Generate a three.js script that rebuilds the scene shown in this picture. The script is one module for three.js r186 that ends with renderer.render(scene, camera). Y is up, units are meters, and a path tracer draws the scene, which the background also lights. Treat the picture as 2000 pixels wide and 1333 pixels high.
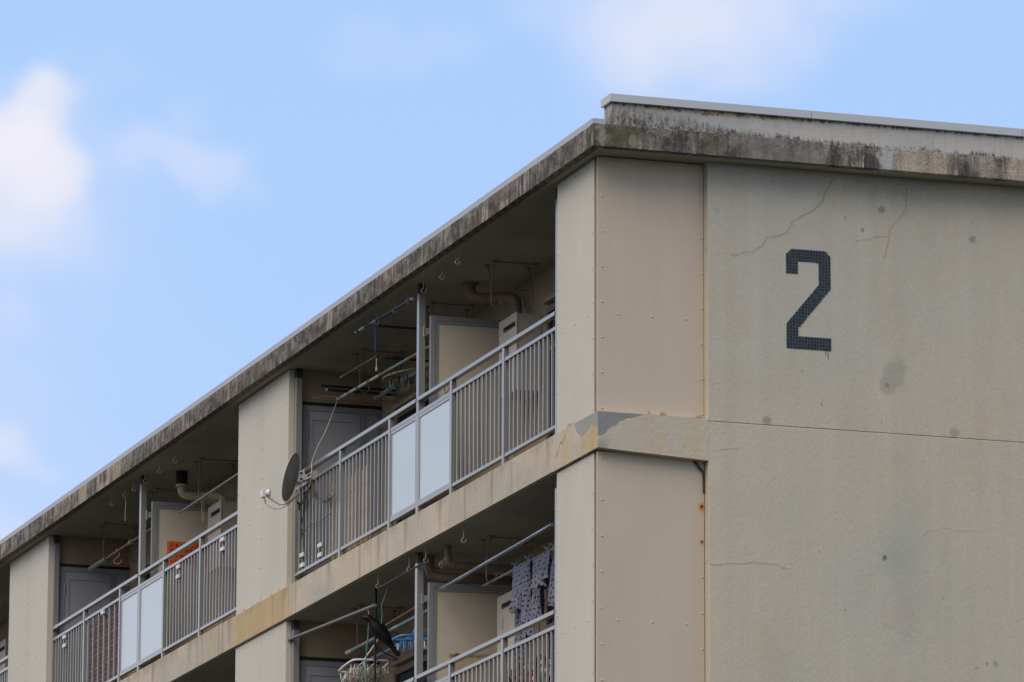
import * as THREE from 'three';
import { mergeGeometries } from 'three/addons/utils/BufferGeometryUtils.js';
import { RoundedBoxGeometry } from 'three/addons/geometries/RoundedBoxGeometry.js';

// ---------------------------------------------------------------- camera, sky, sun, exposure
// Local heights below are counted from the underside of the upper balcony beam, which is B metres above the ground.
const B = 11;
const scene = new THREE.Scene();
const camera = new THREE.PerspectiveCamera(6.752, 1024 / 682, 1, 6000);
camera.position.set(-15.8512, B - 9.3926, 45.9817);
camera.up.set(-0.068299, 0.978212, 0.196054);
camera.lookAt(camera.position.x + 30.474539, camera.position.y + 20.757643, camera.position.z - 92.953874);
const SUN = new THREE.Vector3(-0.55, 0.76, 0.36).normalize();
const SUN_I = 2.15, SUN_R = 105, EXPOSURE = 1.0;

// ---------------------------------------------------------------- noise and texture helpers
let seed = 20240;
const rnd = () => { seed = (seed * 1664525 + 1013904223) >>> 0; return seed / 4294967296; };
const rr = (a, b) => a + (b - a) * rnd();
function hash(ix, iy, s) { let h = Math.imul(ix, 374761393) + Math.imul(iy, 668265263) + Math.imul(s, 974634777); h = Math.imul(h ^ (h >>> 13), 1274126177); return ((h ^ (h >>> 16)) >>> 0) / 4294967296; }
function vn(x, y, s = 0) {
  const ix = Math.floor(x), iy = Math.floor(y), fx = x - ix, fy = y - iy, u = fx * fx * (3 - 2 * fx), v = fy * fy * (3 - 2 * fy);
  const a = hash(ix, iy, s), b = hash(ix + 1, iy, s), c = hash(ix, iy + 1, s), d = hash(ix + 1, iy + 1, s);
  return a + (b - a) * u + (c - a) * v + (a - b - c + d) * u * v;
}
function fbm(x, y, o = 4, s = 0) { let t = 0, a = 0.5, n = 0; for (let i = 0; i < o; i++) { t += a * vn(x, y, s + i * 17); n += a; a *= 0.5; x = x * 2.03 + 3.1; y = y * 2.03 + 7.7; } return t / n; }
const sm = (a, b, x) => { const t = Math.min(1, Math.max(0, (x - a) / (b - a))); return t * t * (3 - 2 * t); };
const mixc = (a, b, t) => [a[0] + (b[0] - a[0]) * t, a[1] + (b[1] - a[1]) * t, a[2] + (b[2] - a[2]) * t];
// a texture that covers x0..x1, y0..y1 in metres of the surface's uv; fn gives sRGB 0..255 (or a height 0..255)
function mkTex(w, h, [x0, x1, y0, y1], fn, colour = true) {
  const d = new Uint8Array(w * h * 4);
  for (let j = 0; j < h; j++) for (let i = 0; i < w; i++) {
    const c = fn(x0 + (i + 0.5) / w * (x1 - x0), y0 + (j + 0.5) / h * (y1 - y0)), k = (j * w + i) * 4;
    if (colour) { d[k] = c[0] < 0 ? 0 : c[0] > 255 ? 255 : c[0]; d[k + 1] = c[1] < 0 ? 0 : c[1] > 255 ? 255 : c[1]; d[k + 2] = c[2] < 0 ? 0 : c[2] > 255 ? 255 : c[2]; }
    else d[k] = d[k + 1] = d[k + 2] = c < 0 ? 0 : c > 255 ? 255 : c;
    d[k + 3] = 255;
  }
  const t = new THREE.DataTexture(d, w, h, THREE.RGBAFormat, THREE.UnsignedByteType);
  t.wrapS = t.wrapT = THREE.RepeatWrapping; t.magFilter = THREE.LinearFilter; t.minFilter = THREE.LinearMipmapLinearFilter; t.generateMipmaps = true;
  if (colour) t.colorSpace = THREE.SRGBColorSpace;
  t.repeat.set(1 / (x1 - x0), 1 / (y1 - y0)); t.offset.set(-x0 / (x1 - x0), -y0 / (y1 - y0)); t.needsUpdate = true;
  return t;
}
function segDist(px, py, L) {
  let m = 1e9;
  for (let i = 0; i + 1 < L.length; i++) {
    const [ax, ay] = L[i], bx_ = L[i + 1][0] - ax, by = L[i + 1][1] - ay, t = Math.min(1, Math.max(0, ((px - ax) * bx_ + (py - ay) * by) / (bx_ * bx_ + by * by)));
    m = Math.min(m, Math.hypot(px - ax - t * bx_, py - ay - t * by));
  }
  return m;
}

// ---------------------------------------------------------------- sky: blue air, soft fair-weather cloud
const SKYW = 4096, SKYH = 2048, skyData = new Float32Array(SKYW * SKYH * 4);
// clouds in view, as azimuth (degrees from -z towards +x), elevation, half widths, strength
const CLOUDS = [
  [13.0, 14.0, 0.62, 0.62, 0.95], [13.38, 14.42, 0.34, 0.3, 0.55], [13.3, 13.65, 0.58, 0.5, 0.7], [13.0, 13.2, 0.85, 0.55, 0.5], [12.9, 12.75, 1.2, 0.6, 0.18],
  [14.75, 13.85, 0.65, 0.4, 0.28, 0], [15.1, 13.68, 0.6, 0.36, 0.2, 0], [14.4, 13.95, 0.6, 0.3, 0.16, 0], [12.4, 11.0, 3.2, 3.6, 0.12, 0], [12.6, 9.2, 2.4, 2.2, 0.12, 0], [13.2, 13.6, 1.3, 1.1, 0.25, 0],
  [19.8, 15.2, 1.5, 0.95, 0.6, 0], [20.8, 15.5, 1.4, 0.6, 0.35, 0], [19.75, 14.7, 1.0, 0.7, 0.2, 0],
  [13.05, 10.9, 0.55, 0.28, 0.45], [13.0, 12.1, 0.9, 0.22, 0.2, 0], [13.2, 11.5, 1.0, 0.6, 0.1, 0], [12.6, 9.9, 1.0, 0.5, 0.3],
  [17.1, 14.9, 1.0, 0.25, 0.12],
];
const CW = 1024, CH = 256, cover = new Float32Array(CW * CH);   // cloud cover of the whole sky, upper half, on a coarse grid
for (let j = 0; j < CH; j++) for (let i = 0; i < CW; i++) {
  const el = (j + 0.5) / CH * Math.PI / 2, th = ((i + 0.5) / CW - 0.5) * 2 * Math.PI, q = Math.cos(el) / (Math.sin(el) + 0.12);
  cover[j * CW + i] = sm(0.36, 0.62, fbm(Math.cos(th) * q * 1.3 + 5.2, Math.sin(th) * q * 1.3 + 1.7, 5, 3));
}
const coverAt = (i, j) => { const x = (i + 0.5) * CW / SKYW - 0.5, y = Math.max(0, (j + 0.5 - SKYH / 2) * CH / (SKYH / 2) - 0.5), ix = Math.floor(x), iy = Math.min(CH - 2, Math.floor(y)), fx = x - ix, fy = y - iy, a = (ix + CW) % CW, b = (ix + 1) % CW; return (cover[iy * CW + a] * (1 - fx) + cover[iy * CW + b] * fx) * (1 - fy) + (cover[iy * CW + CW + a] * (1 - fx) + cover[iy * CW + CW + b] * fx) * fy; };
for (let j = 0; j < SKYH; j++) {
  const el = ((j + 0.5) / SKYH - 0.5) * Math.PI, elD = el * 180 / Math.PI, ce = Math.cos(el), se = Math.sin(el);
  for (let i = 0; i < SKYW; i++) {
    const th = ((i + 0.5) / SKYW - 0.5) * 2 * Math.PI, dx = Math.cos(th) * ce, dz = Math.sin(th) * ce;
    const az = Math.atan2(dx, -dz) * 180 / Math.PI, k = (j * SKYW + i) * 4;
    let r, g, b;
    if (se < -0.02) { r = 0.1; g = 0.105; b = 0.095; } else {
      const t = Math.pow(Math.max(0, se), 0.55);
      r = 0.58 - 0.34 * t; g = 0.75 - 0.27 * t; b = 1.05 - 0.14 * t;
      let c = 0;
      const near = az > 6 && az < 32 && elD > 2 && elD < 22;
      const away = near ? Math.max(sm(6.2, 9, Math.abs(az - 18.15)), sm(5, 8, Math.abs(elD - 11.98))) : 1;
      if (away > 0) c = coverAt(i, j) * 0.92 * away;
      if (near) {
        const wx = (fbm(az * 1.7, elD * 1.7, 5, 11) - 0.5) * 1.0, wy = (fbm(az * 1.7 + 31, elD * 1.7 + 9, 5, 12) - 0.5) * 0.85;
        let s = 0;
        for (const [a, e, ra, re, st, so = 0.3] of CLOUDS) { const q = Math.hypot((az + wx - a) / ra, (elD + wy - e) / re); if (q < 1.25) s = 1 - (1 - s) * (1 - st * sm(1.2 + 0.25 * (0.3 - so), so, q)); }
        c = Math.max(c, s);
      }
      r += (0.88 - r) * c; g += (0.86 - g) * c; b += (0.94 - b) * c;
    }
    skyData[k] = r; skyData[k + 1] = g; skyData[k + 2] = b; skyData[k + 3] = 1;
  }
}
const skyTex = new THREE.DataTexture(skyData, SKYW, SKYH, THREE.RGBAFormat, THREE.FloatType);
skyTex.mapping = THREE.EquirectangularReflectionMapping; skyTex.magFilter = THREE.LinearFilter; skyTex.minFilter = THREE.LinearFilter; skyTex.needsUpdate = true;
scene.background = skyTex; scene.environment = skyTex;

const sun = new THREE.DirectionalLight(0xffecd2, SUN_I);
sun.position.set(SUN.x * 80, B + SUN.y * 80, -10 + SUN.z * 80); sun.target.position.set(0, B, -10);
sun.castShadow = true; sun.shadow.radius = SUN_R; sun.shadow.mapSize.set(4096, 4096);
Object.assign(sun.shadow.camera, { left: -30, right: 30, top: 30, bottom: -30, near: 1, far: 200 });
scene.add(sun, sun.target);

// ---------------------------------------------------------------- builders
const V = (x, y, z) => new THREE.Vector3(x, y, z);
const taken = new Map();
function numbered(n) { const k = taken.get(n) ?? 0; taken.set(n, k + 1); return k ? `${n}_${String(k).padStart(3, '0')}` : n; }
// a thing: a Group at the thing's base (local height), children get geometry in local scene coordinates
function thing(name, label, category, [x, y, z] = [0, -B, 0], group) {
  const o = new THREE.Group(); o.name = numbered(name); o.position.set(x, y + B, z); o._b = [x, y, z];
  o.userData = { label, category }; if (group) o.userData.group = group;
  scene.add(o); return o;
}
function sub(parent, name) { const o = new THREE.Group(); o.name = name; o._b = parent._b; parent.add(o); return o; }
function add(parent, name, geo, mat) {
  const g = Array.isArray(geo) ? merge(geo) : geo; g.translate(-parent._b[0], -parent._b[1], -parent._b[2]);
  const m = new THREE.Mesh(g, mat); m.name = name; m._b = parent._b; m.castShadow = m.receiveShadow = true; parent.add(m); return m;
}
function put(parent, name, geo, mat, x, y, z, rot) {   // shares geo between copies
  const m = new THREE.Mesh(geo, mat); m.name = name; m.position.set(x - parent._b[0], y - parent._b[1], z - parent._b[2]);
  if (rot) m.rotation.set(...rot); m.castShadow = m.receiveShadow = true; parent.add(m); return m;
}
function merge(list) { return mergeGeometries(list.map((g) => { const q = g.index ? g.toNonIndexed() : g; for (const k of Object.keys(q.attributes)) if (!['position', 'normal', 'uv'].includes(k)) q.deleteAttribute(k); return q; })); }
function muv(g, cx = 0, cz = 0) {   // uv in metres: faces across x read (z, y), across z read (x, y), level ones (x, z)
  const p = g.attributes.position, n = g.attributes.normal, uv = new Float32Array(p.count * 2);
  for (let i = 0; i < p.count; i++) {
    const ax = Math.abs(n.getX(i)), ay = Math.abs(n.getY(i)), az = Math.abs(n.getZ(i));
    const [u, v] = ax >= ay && ax >= az ? [p.getZ(i) - cz, p.getY(i)] : az >= ay ? [p.getX(i) - cx, p.getY(i)] : [p.getX(i), p.getZ(i)];
    uv[i * 2] = u; uv[i * 2 + 1] = v;
  }
  g.setAttribute('uv', new THREE.BufferAttribute(uv, 2)); return g;
}
function bx(x0, x1, y0, y1, z0, z1, bev = 0) {
  const w = Math.abs(x1 - x0), h = Math.abs(y1 - y0), d = Math.abs(z1 - z0);
  const g = bev ? new RoundedBoxGeometry(w, h, d, 1, bev) : new THREE.BoxGeometry(w, h, d).toNonIndexed();
  g.translate((x0 + x1) / 2, (y0 + y1) / 2, (z0 + z1) / 2); return muv(g);
}
function tube(pts, r, seg = 0, rad = 7, closed = false) {
  const c = new THREE.CatmullRomCurve3(pts.map((p) => V(...p)), closed, 'centripetal');
  return new THREE.TubeGeometry(c, seg || pts.length * 5, r, rad, closed);
}
function rod(a, b, r, rad = 8, r2 = r) {   // a closed straight bar
  const A = V(...a), D = V(...b).sub(A), L = D.length(), g = new THREE.CylinderGeometry(r2, r, L, rad, 1);
  g.translate(0, L / 2, 0); g.applyQuaternion(new THREE.Quaternion().setFromUnitVectors(V(0, 1, 0), D.normalize())); g.translate(A.x, A.y, A.z); return g;
}
function prism(pts, z0, z1, bev = 0) {   // outline in x, y pushed from z0 to z1
  const s = new THREE.Shape(pts.map(([a, b]) => new THREE.Vector2(a, b)));
  const g = new THREE.ExtrudeGeometry(s, { depth: z1 - z0 - 2 * bev, bevelEnabled: bev > 0, bevelSize: bev, bevelThickness: bev, bevelOffset: -bev, bevelSegments: 1, curveSegments: 6 });
  g.translate(0, 0, z0 + bev); return muv(g);
}
const std = (o) => new THREE.MeshStandardMaterial(o);
const rgb = (r, g, b) => new THREE.Color().setRGB(r / 255, g / 255, b / 255, THREE.SRGBColorSpace);

// ---------------------------------------------------------------- surfaces
// end wall: painted plaster with filled cracks, patches and damp stains
const CRACKS = [
  [[[2.185, 2.535], [2.087, 2.366], [2.072, 2.318], [2.0, 2.244], [1.9, 2.19], [1.798, 2.122], [1.735, 2.017], [1.66, 1.98], [1.558, 1.958], [1.51, 1.885], [1.42, 1.83], [1.329, 1.808], [1.234, 1.787]], 0.016, 1],
  [[[2.88, 2.52], [2.868, 2.311], [2.82, 2.25], [2.77, 2.202], [2.711, 2.105], [2.696, 2.021], [2.66, 1.857]], 0.015, 0.9], [[[2.696, 2.053], [2.6, 2.05], [2.527, 2.031], [2.391, 1.988]], 0.013, 0.8],
  [[[1.025, -0.959], [1.1, -0.962], [1.175, -0.946], [1.316, -0.929], [1.41, -0.915], [1.5, -0.925], [1.598, -0.913], [1.68, -0.945], [1.763, -0.957]], 0.014, 0.8],
  [[[1.071, 0.041], [1.226, 0.06], [1.297, 0.078]], 0.01, 0.6], [[[2.979, -0.608], [3.05, -0.55], [3.172, -0.506], [3.35, -0.53], [3.51, -0.518]], 0.012, 0.4],
  [[[1.02, 2.06], [1.1, 2.05], [1.16, 2.03]], 0.006, 0.5], [[[1.02, 1.76], [1.12, 1.79]], 0.006, 0.5], [[[1.03, 0.62], [1.1, 0.63], [1.17, 0.68]], 0.006, 0.5],
];
const crackAt = (x, y) => {
  let c = 0;
  for (const [L, w, a] of CRACKS) {
    if (x < Math.min(L[0][0], L[L.length - 1][0]) - 0.1 || x > Math.max(L[0][0], L[L.length - 1][0]) + 0.1 || y < Math.min(L[0][1], L[L.length - 1][1]) - 0.1 || y > Math.max(L[0][1], L[L.length - 1][1]) + 0.1) continue;
    const d = segDist(x + (fbm(x * 14, y * 14, 2, 5) - 0.5) * 0.025, y + (fbm(x * 14 + 9, y * 14, 2, 6) - 0.5) * 0.025, L);
    const ww = w * (0.45 + 1.1 * fbm(x * 9, y * 9, 3, 7)); c = Math.max(c, a * sm(ww, ww * 0.15, d) * (0.55 + 0.6 * fbm(x * 5 + 3, y * 5, 2, 8)));
  }
  return c;
};
const WALLR = [0.9, 5.9, -2.7, 2.6];
const spot = (x, y, cx, cy, rx, ry, ed = 0.35, s = 1) => sm(1 + ed, 1 - ed, Math.hypot((x - cx) / rx, (y - cy) / ry) + (fbm(x * 26 + s, y * 26, 4, s) - 0.5) * 1.1);
function wallColour(x, y) {
  const big = fbm(x * 0.8 + 2, y * 0.7, 4, 21), mid = fbm(x * 2.6, y * 1.7, 4, 22), run = fbm(x * 9, y * 0.55 + 4, 3, 23), fine = vn(x * 150, y * 150, 24);
  let c = mixc([196, 184, 161], [188, 182, 163], sm(0.32, 0.68, big));
  c = mixc(c, [190, 174, 150], sm(0.5, 0.8, mid) * 0.45);
  c = mixc(c, [188, 184, 166], sm(0.52, 0.75, fbm(x * 1.7 + 9, y * 1.2 + 3, 4, 26)) * 0.35);
  const k = 1 + (run - 0.5) * 0.05 + (fine - 0.5) * 0.035 + (vn(x * 46, y * 46, 25) - 0.5) * 0.03;
  c = [c[0] * k, c[1] * k, c[2] * k];
  const cr = crackAt(x, y); if (cr > 0) c = mixc(c, [156, 144, 124], cr * 0.62);
  // filled holes, scuffs, damp
  const S = (col, a, ...q) => { const t = spot(x, y, ...q) * a; if (t > 0) c = mixc(c, col, t); };
  S([192, 190, 176], 0.6, 2.651, 2.38, 0.06, 0.1, 0.5, 31); S([150, 140, 124], 0.9, 2.636, 2.293, 0.034, 0.036, 0.2, 32);
  S([192, 190, 178], 0.55, 2.48, 2.11, 0.1, 0.09, 0.5, 33); S([140, 136, 124], 0.8, 2.455, 2.094, 0.016, 0.018, 0.3, 34);
  S([180, 182, 172], 0.5, 3.5, 2.09, 0.09, 0.1, 0.5, 35); S([150, 142, 126], 0.85, 3.497, 2.086, 0.026, 0.032, 0.2, 36);
  { const ux = (x - 2.731) * 0.9 + (y - 0.816) * -0.44, uy = (x - 2.731) * 0.44 + (y - 0.816) * 0.9, t = sm(1.35, 0.75, Math.hypot(ux / 0.095, uy / 0.17) + (fbm(x * 16, y * 16, 3, 37) - 0.5) * 0.8); c = mixc(c, [160, 154, 138], t * 0.6); }
  S([132, 132, 124], 0.7, 2.67, 0.72, 0.022, 0.025, 0.35, 38);
  S([144, 140, 130], 0.75, 1.544, 0.333, 0.034, 0.03, 0.4, 39); S([152, 148, 136], 0.65, 3.304, 0.335, 0.04, 0.04, 0.45, 40);
  S([176, 178, 160], 0.6, 2.79, -0.7, 0.24, 0.34, 0.7, 41); S([164, 166, 150], 0.45, 2.76, -0.8, 0.12, 0.14, 0.6, 42); S([108, 112, 110], 0.9, 2.632, -0.808, 0.018, 0.024, 0.3, 43);
  S([172, 166, 150], 0.4, 2.82, -1.2, 0.1, 0.34, 0.7, 44); S([150, 144, 130], 0.7, 3.661, -1.688, 0.03, 0.028, 0.4, 45); S([130, 126, 116], 0.7, 3.58, -1.69, 0.01, 0.012, 0.4, 46);
  S([158, 164, 150], 0.5, 1.1, 2.17, 0.03, 0.03, 0.4, 47);
  // mould under the eaves: speckled, thicker in two places
  const mould = sm(2.18, 2.58, y + (fbm(x * 5, y * 5, 3, 48) - 0.5) * 0.3) * (0.25 + 0.75 * Math.max(Math.exp(-(((x - 2.7) / 0.5) ** 2)), 0.5 * Math.exp(-(((x - 1.9) / 0.3) ** 2))));
  const speck = sm(0.45, 0.7, fbm(x * 110, y * 110, 3, 49));
  c = mixc(c, [112, 104, 78], mould * (0.35 + 0.5 * speck) * 0.5);
  if (vn(x * 34, y * 34, 50) > 0.985) c = mixc(c, [96, 92, 84], 0.75);
  return c;
}
const wallMap = mkTex(1536, 1536, WALLR, wallColour);
const wallBump = mkTex(1024, 1024, WALLR, (x, y) => 70 + 45 * fbm(x * 40, y * 40, 3, 60) + 26 * vn(x * 130, y * 130, 61) + 30 * fbm(x * 3, y * 3, 3, 62) + 62 * crackAt(x, y), false);
const M = {};
M.wall = std({ map: wallMap, bumpMap: wallBump, bumpScale: 0.007, roughness: 0.85 });

// general weathered paint on the balcony beams: ochre runs below the pillars, dark runs below the posts
const BEAMR = [-22.6, -1.2, -0.06, 0.34];
const posts = [-1.3, -2.88, -4.45, -5.52, -6.42, -8.09, -9.73, -11.8, -13.39, -14.93, -16.01, -16.86, -18.53, -20.1];
function beamBase(s, y) {
  let c = mixc([195, 182, 160], [180, 172, 156], sm(0.3, 0.7, fbm(s * 1.3, y * 2, 4, 70)));
  const k = 1 + (fbm(s * 24, y * 3, 3, 71) - 0.5) * 0.09 + (vn(s * 120, y * 120, 72) - 0.5) * 0.07;
  c = [c[0] * k, c[1] * k, c[2] * k];
  if (vn(s * 26, y * 26, 73) > 0.975) c = mixc(c, [105, 92, 78], 0.7);
  return c;
}
function beamColour(z, y) {
  let c = beamBase(z, y);
  const och = Math.max(sm(-9.2, -9.9, z) * sm(-12.0, -11.55, z), sm(-19.7, -20.2, z) * sm(-22.4, -22.0, z), 0.35 * sm(0.55, 0.75, fbm(z * 1.1, 3, 3, 74)));
  c = mixc(c, [190, 160, 112], och * (0.45 + 0.55 * fbm(z * 5, y * 1.2, 3, 75)) * 0.95);
  const edge = sm(0.2, 0.33, y + (fbm(z * 18, y * 4, 3, 76) - 0.5) * 0.12);
  c = mixc(c, [150, 128, 98], edge * 0.38 * sm(0.35, 0.7, fbm(z * 6, 1, 3, 77)));
  for (const p of posts) {
    const d = Math.abs(z - p + 0.05 + (fbm(z * 3, y * 6, 2, 78) - 0.5) * 0.05);
    if (d < 0.3) c = mixc(c, [138, 118, 92], sm(0.1, 0.0, d) * 0.5 * sm(-0.05, 0.3, y + (vn(z * 60, 2, 79) - 0.5) * 0.3));
  }
  const run = sm(0.68, 0.82, fbm(z * 11, y * 0.5, 3, 80)); c = mixc(c, [140, 124, 104], run * 0.4);
  return c;
}
const grain = mkTex(512, 512, [0, 2, 0, 2], (x, y) => 90 + 60 * vn(x * 60, y * 60, 82) + 70 * vn(x * 20, y * 20, 83), false);
M.beam = std({ map: mkTex(2048, 96, BEAMR, beamColour), bumpMap: grain, bumpScale: 0.004, roughness: 0.85 });
// the beam at the corner, unwrapped round it: s < 0 on the balcony side, s > 0 on the end wall
const CORNR = [-1.2, 1.02, -0.08, 0.34];
function cornerColour(s, y) {
  let c = beamBase(s, y);
  const n = fbm(s * 7, y * 7, 4, 90) - 0.5;
  if (s < 0) {
    c = mixc(c, [194, 170, 126], sm(-0.62, -0.2, s + n * 0.5) * sm(-0.2, 0.1, y + 0.1) * 0.8 + 0.5 * Math.exp(-(((s + 0.85) / 0.16) ** 2)));
    c = mixc(c, [190, 156, 112], 0.45 * Math.exp(-(((s + 0.42 + n * 0.1) / 0.05) ** 2)) + 0.55 * Math.exp(-(((s + 0.13) / 0.06) ** 2)));
    const low = 0.18 + 0.05 * Math.exp(-(((s + 0.16) / 0.07) ** 2)) + n * 0.05;
    const patch = s > -0.34 ? sm(low - 0.004, low + 0.004, y) : sm(1.03, 0.97, Math.hypot((s + 0.34) / 0.27, (y - 0.335) / 0.165) + n * 0.12);
    c = mixc(c, [156, 154, 144], patch);
    const cr = segDist(s, y, [[-0.86, 0.26], [-0.95, 0.21], [-1.0, 0.22], [-1.06, 0.15], [-1.14, 0.12]]); c = mixc(c, [100, 88, 72], sm(0.008, 0.002, cr) * 0.8);
  } else {
    c = mixc(c, [198, 185, 162], 0.75);
    const w = fbm(s * 5, y * 3, 4, 91) - 0.5, tone = 0.4 + 0.6 * sm(0.35, 0.65, fbm(s * 6 + 3, y * 8, 4, 92));
    c = mixc(c, [194, 176, 138], 0.55 * tone * (Math.exp(-(((s - 0.55 + w * 0.5) / 0.1) ** 2)) + Math.exp(-(((s - 0.87 + w * 0.4) / 0.09) ** 2))));
    c = mixc(c, [184, 178, 164], 0.3 * tone * Math.exp(-(((s - 0.7 + w * 0.5) / 0.07) ** 2)));
    const low = 0.1 + 0.17 * sm(0.03, 0.3, s + n * 0.1) + 0.06 * sm(0.3, 0.44, s) + n * 0.05;
    if (s < 0.46) c = mixc(c, [138, 137, 132], sm(low - 0.006, low + 0.006, y) * sm(0.46, 0.42, s));
    c = mixc(c, [124, 120, 108], 0.45 * sm(0.2, 0.02, s) * sm(0.12, 0.02, y) * sm(0.4, 0.6, n + 0.5));
  }
  return c;
}
M.corner = std({ map: mkTex(1024, 192, CORNR, cornerColour), bumpMap: grain, bumpScale: 0.006, roughness: 0.85 });

// eaves: bare concrete black with algae, pale runs washed through it
function algae(s, y, clean) {
  const t = (y - 2.59) / 0.21, st = fbm(s * 20, y * 1.8, 4, 100), st2 = fbm(s * 55, y * 4, 3, 101), lo = fbm(s * 1.2, 4, 3, 102);
  let c = mixc([72, 65, 61], [116, 109, 100], sm(0.3, 0.7, fbm(s * 9, y * 16, 5, 103)));
  c = mixc(c, [94, 78, 70], sm(0.5, 0.75, fbm(s * 2.3 + 7, y * 6, 4, 104)) * 0.5);
  const patchy = sm(0.35, 0.62, fbm(s * 3.4, y * 7, 4, 99));
  c = mixc(c, [178, 168, 150], (sm(0.55, 0.68, st) * (0.3 + 0.5 * lo) + sm(0.58, 0.74, st2) * 0.42) * (0.3 + 0.7 * patchy));
  c = mixc(c, [46, 40, 38], sm(0.56, 0.72, fbm(s * 48 + 5, y * 3.2, 3, 108)) * 0.34);
  c = mixc(c, [188, 172, 148], clean);
  const li = sm(0.56, 0.72, fbm(s * 60, y * 60, 3, 105)) * sm(0.35, 1, t + 0.25 * (fbm(s * 3, 1, 2, 109) - 0.5)); c = mixc(c, [172, 168, 154], li * 0.6);
  if (vn(s * 90, y * 90, 106) > 0.9) c = mixc(c, [52, 46, 42], 0.55);
  const g = 0.86 + 0.28 * vn(s * 160, y * 160, 127); return [c[0] * g, c[1] * g, c[2] * g];
}
const FLR = [-22.6, 0.25, 2.58, 2.8];
M.fasciaSide = std({ map: mkTex(2048, 96, FLR, (z, y) => algae(z, y, 0.75 * sm(0.5, 0.62, fbm(z * 3.2, y * 0.9 + 2, 3, 107)) * Math.exp(-(((z + 17.2) / 1.7) ** 2)))), bumpMap: grain, bumpScale: 0.01, roughness: 0.95 });
const FGR = [-0.13, 4.4, 2.58, 2.81];
function fasciaEnd(x, y) {
  const n = fbm(x * 5, y * 7, 4, 110) - 0.5, n2 = fbm(x * 13, y * 2.2, 4, 112) - 0.5;
  // how much bare, washed concrete shows along the run
  let clean = 0.95 * sm(2.62, 2.68, x + n * 0.1) * (1 - 0.92 * Math.exp(-(((x - 3.32 + n * 0.15) / 0.13) ** 2)) - 0.92 * Math.exp(-(((x - 3.68 + n * 0.2) / 0.12) ** 2))) + 0.25 * sm(1.15, 1.35, x) * sm(2.2, 1.9, x);
  clean = Math.max(0, Math.min(1, clean + n2 * 0.7 * (clean > 0.02 ? 1 : 0.5)));
  let c = algae(x + 40, y, clean * 0.85);
  c = mixc(c, [126, 120, 112], sm(1.1, 1.4, x) * sm(2.1, 1.8, x) * 0.5);
  c = mixc(c, [88, 86, 58], 0.8 * spot(x, y, 0.16, 2.7, 0.16, 0.1, 0.5, 113) + 0.5 * spot(x, y, 0.98, 2.72, 0.1, 0.1, 0.5, 114));
  c = mixc(c, [150, 148, 130], 0.6 * spot(x, y, 0.24, 2.66, 0.05, 0.06, 0.4, 115) + 0.75 * spot(x, y, -0.05, 2.7, 0.035, 0.12, 0.4, 128));
  c = mixc(c, [182, 182, 172], 0.9 * spot(x, y, 2.59, 2.7, 0.075, 0.14, 0.35, 116));
  for (const [cx, cy, r0] of [[0.55, 2.68, 0.045], [0.62, 2.74, 0.05], [0.4, 2.74, 0.03], [2.1, 2.72, 0.03], [2.24, 2.68, 0.03], [2.36, 2.73, 0.045], [2.42, 2.65, 0.03], [1.0, 2.74, 0.04], [2.28, 2.63, 0.02]]) {   // ring-shaped lichens
    const d = Math.hypot(x - cx, y - cy) + (fbm(x * 60, y * 60, 2, 117) - 0.5) * 0.012; if (d < r0 * 1.4) { c = mixc(c, [70, 64, 56], sm(r0, r0 * 0.4, d) * 0.45); c = mixc(c, [150, 146, 132], sm(0.007, 0.001, Math.abs(d - r0)) * 0.3 * sm(0.35, 0.6, fbm(x * 40, y * 40, 2, 129))); }
  }
  return c;
}
M.fasciaEnd = std({ map: mkTex(2048, 128, FGR, fasciaEnd), bumpMap: grain, bumpScale: 0.01, roughness: 0.95 });
// parapet: grey plaster, black growth climbing from its foot, peeled coat under the coping
const PAR = [0, 4.4, 2.78, 3.02];
function parapetColour(x, y) {
  const n = fbm(x * 18, y * 18, 5, 120) - 0.5, spike = fbm(x * 85, y * 7, 3, 121), gr = fbm(x * 120, y * 120, 3, 119);
  let c = mixc([190, 184, 172], [178, 176, 168], sm(0.35, 0.65, fbm(x * 2, y * 3, 3, 122)));
  c = mixc(c, [160, 152, 140], 0.2 * sm(0.5, 0.8, fbm(x * 30, y * 2.5, 4, 118)));
  const top = 3.012 - y, low = y - 2.795, reach = 0.035 + 0.17 * Math.exp(-(((x - 0.05) / 0.32) ** 2)) + 0.09 * Math.exp(-(((x - 0.6) / 0.42) ** 2)) + 0.02 * sm(2.2, 0.9, x);
  const g = sm(1.25, 0.1, (low + n * 0.07 - (spike - 0.5) * 0.06) / reach);
  c = mixc(c, mixc([128, 124, 116], [66, 62, 58], sm(0.35, 0.65, gr)), g * (0.35 + 0.65 * sm(0.3, 0.62, fbm(x * 60, y * 22, 3, 123))));
  const peel = 0.045 * sm(0.25, 0.5, x) * sm(2.5, 1.2, x) + (fbm(x * 11, y * 9, 4, 117) - 0.5) * 0.09 - 0.008;
  c = mixc(c, [186, 158, 128], sm(peel + 0.003, peel - 0.003, top) * 0.85);
  c = mixc(c, [44, 38, 34], sm(0.012, 0.0, Math.abs(top - peel * 0.8 - (spike - 0.5) * 0.05)) * sm(0.5, 0.62, fbm(x * 22, 2, 4, 124)) * sm(0.2, 0.4, x) * sm(2.3, 1.2, x) * 0.9);
  c = mixc(c, [54, 48, 44], sm(0.03, 0.0, top + (fbm(x * 40, 9, 4, 125) - 0.5) * 0.05) * 0.75);
  if (vn(x * 40, y * 40, 126) > 0.98) c = mixc(c, [70, 64, 58], 0.7);
  return c;
}
M.parapet = std({ map: mkTex(2048, 128, PAR, parapetColour), bumpMap: grain, bumpScale: 0.006, roughness: 0.9 });

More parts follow.
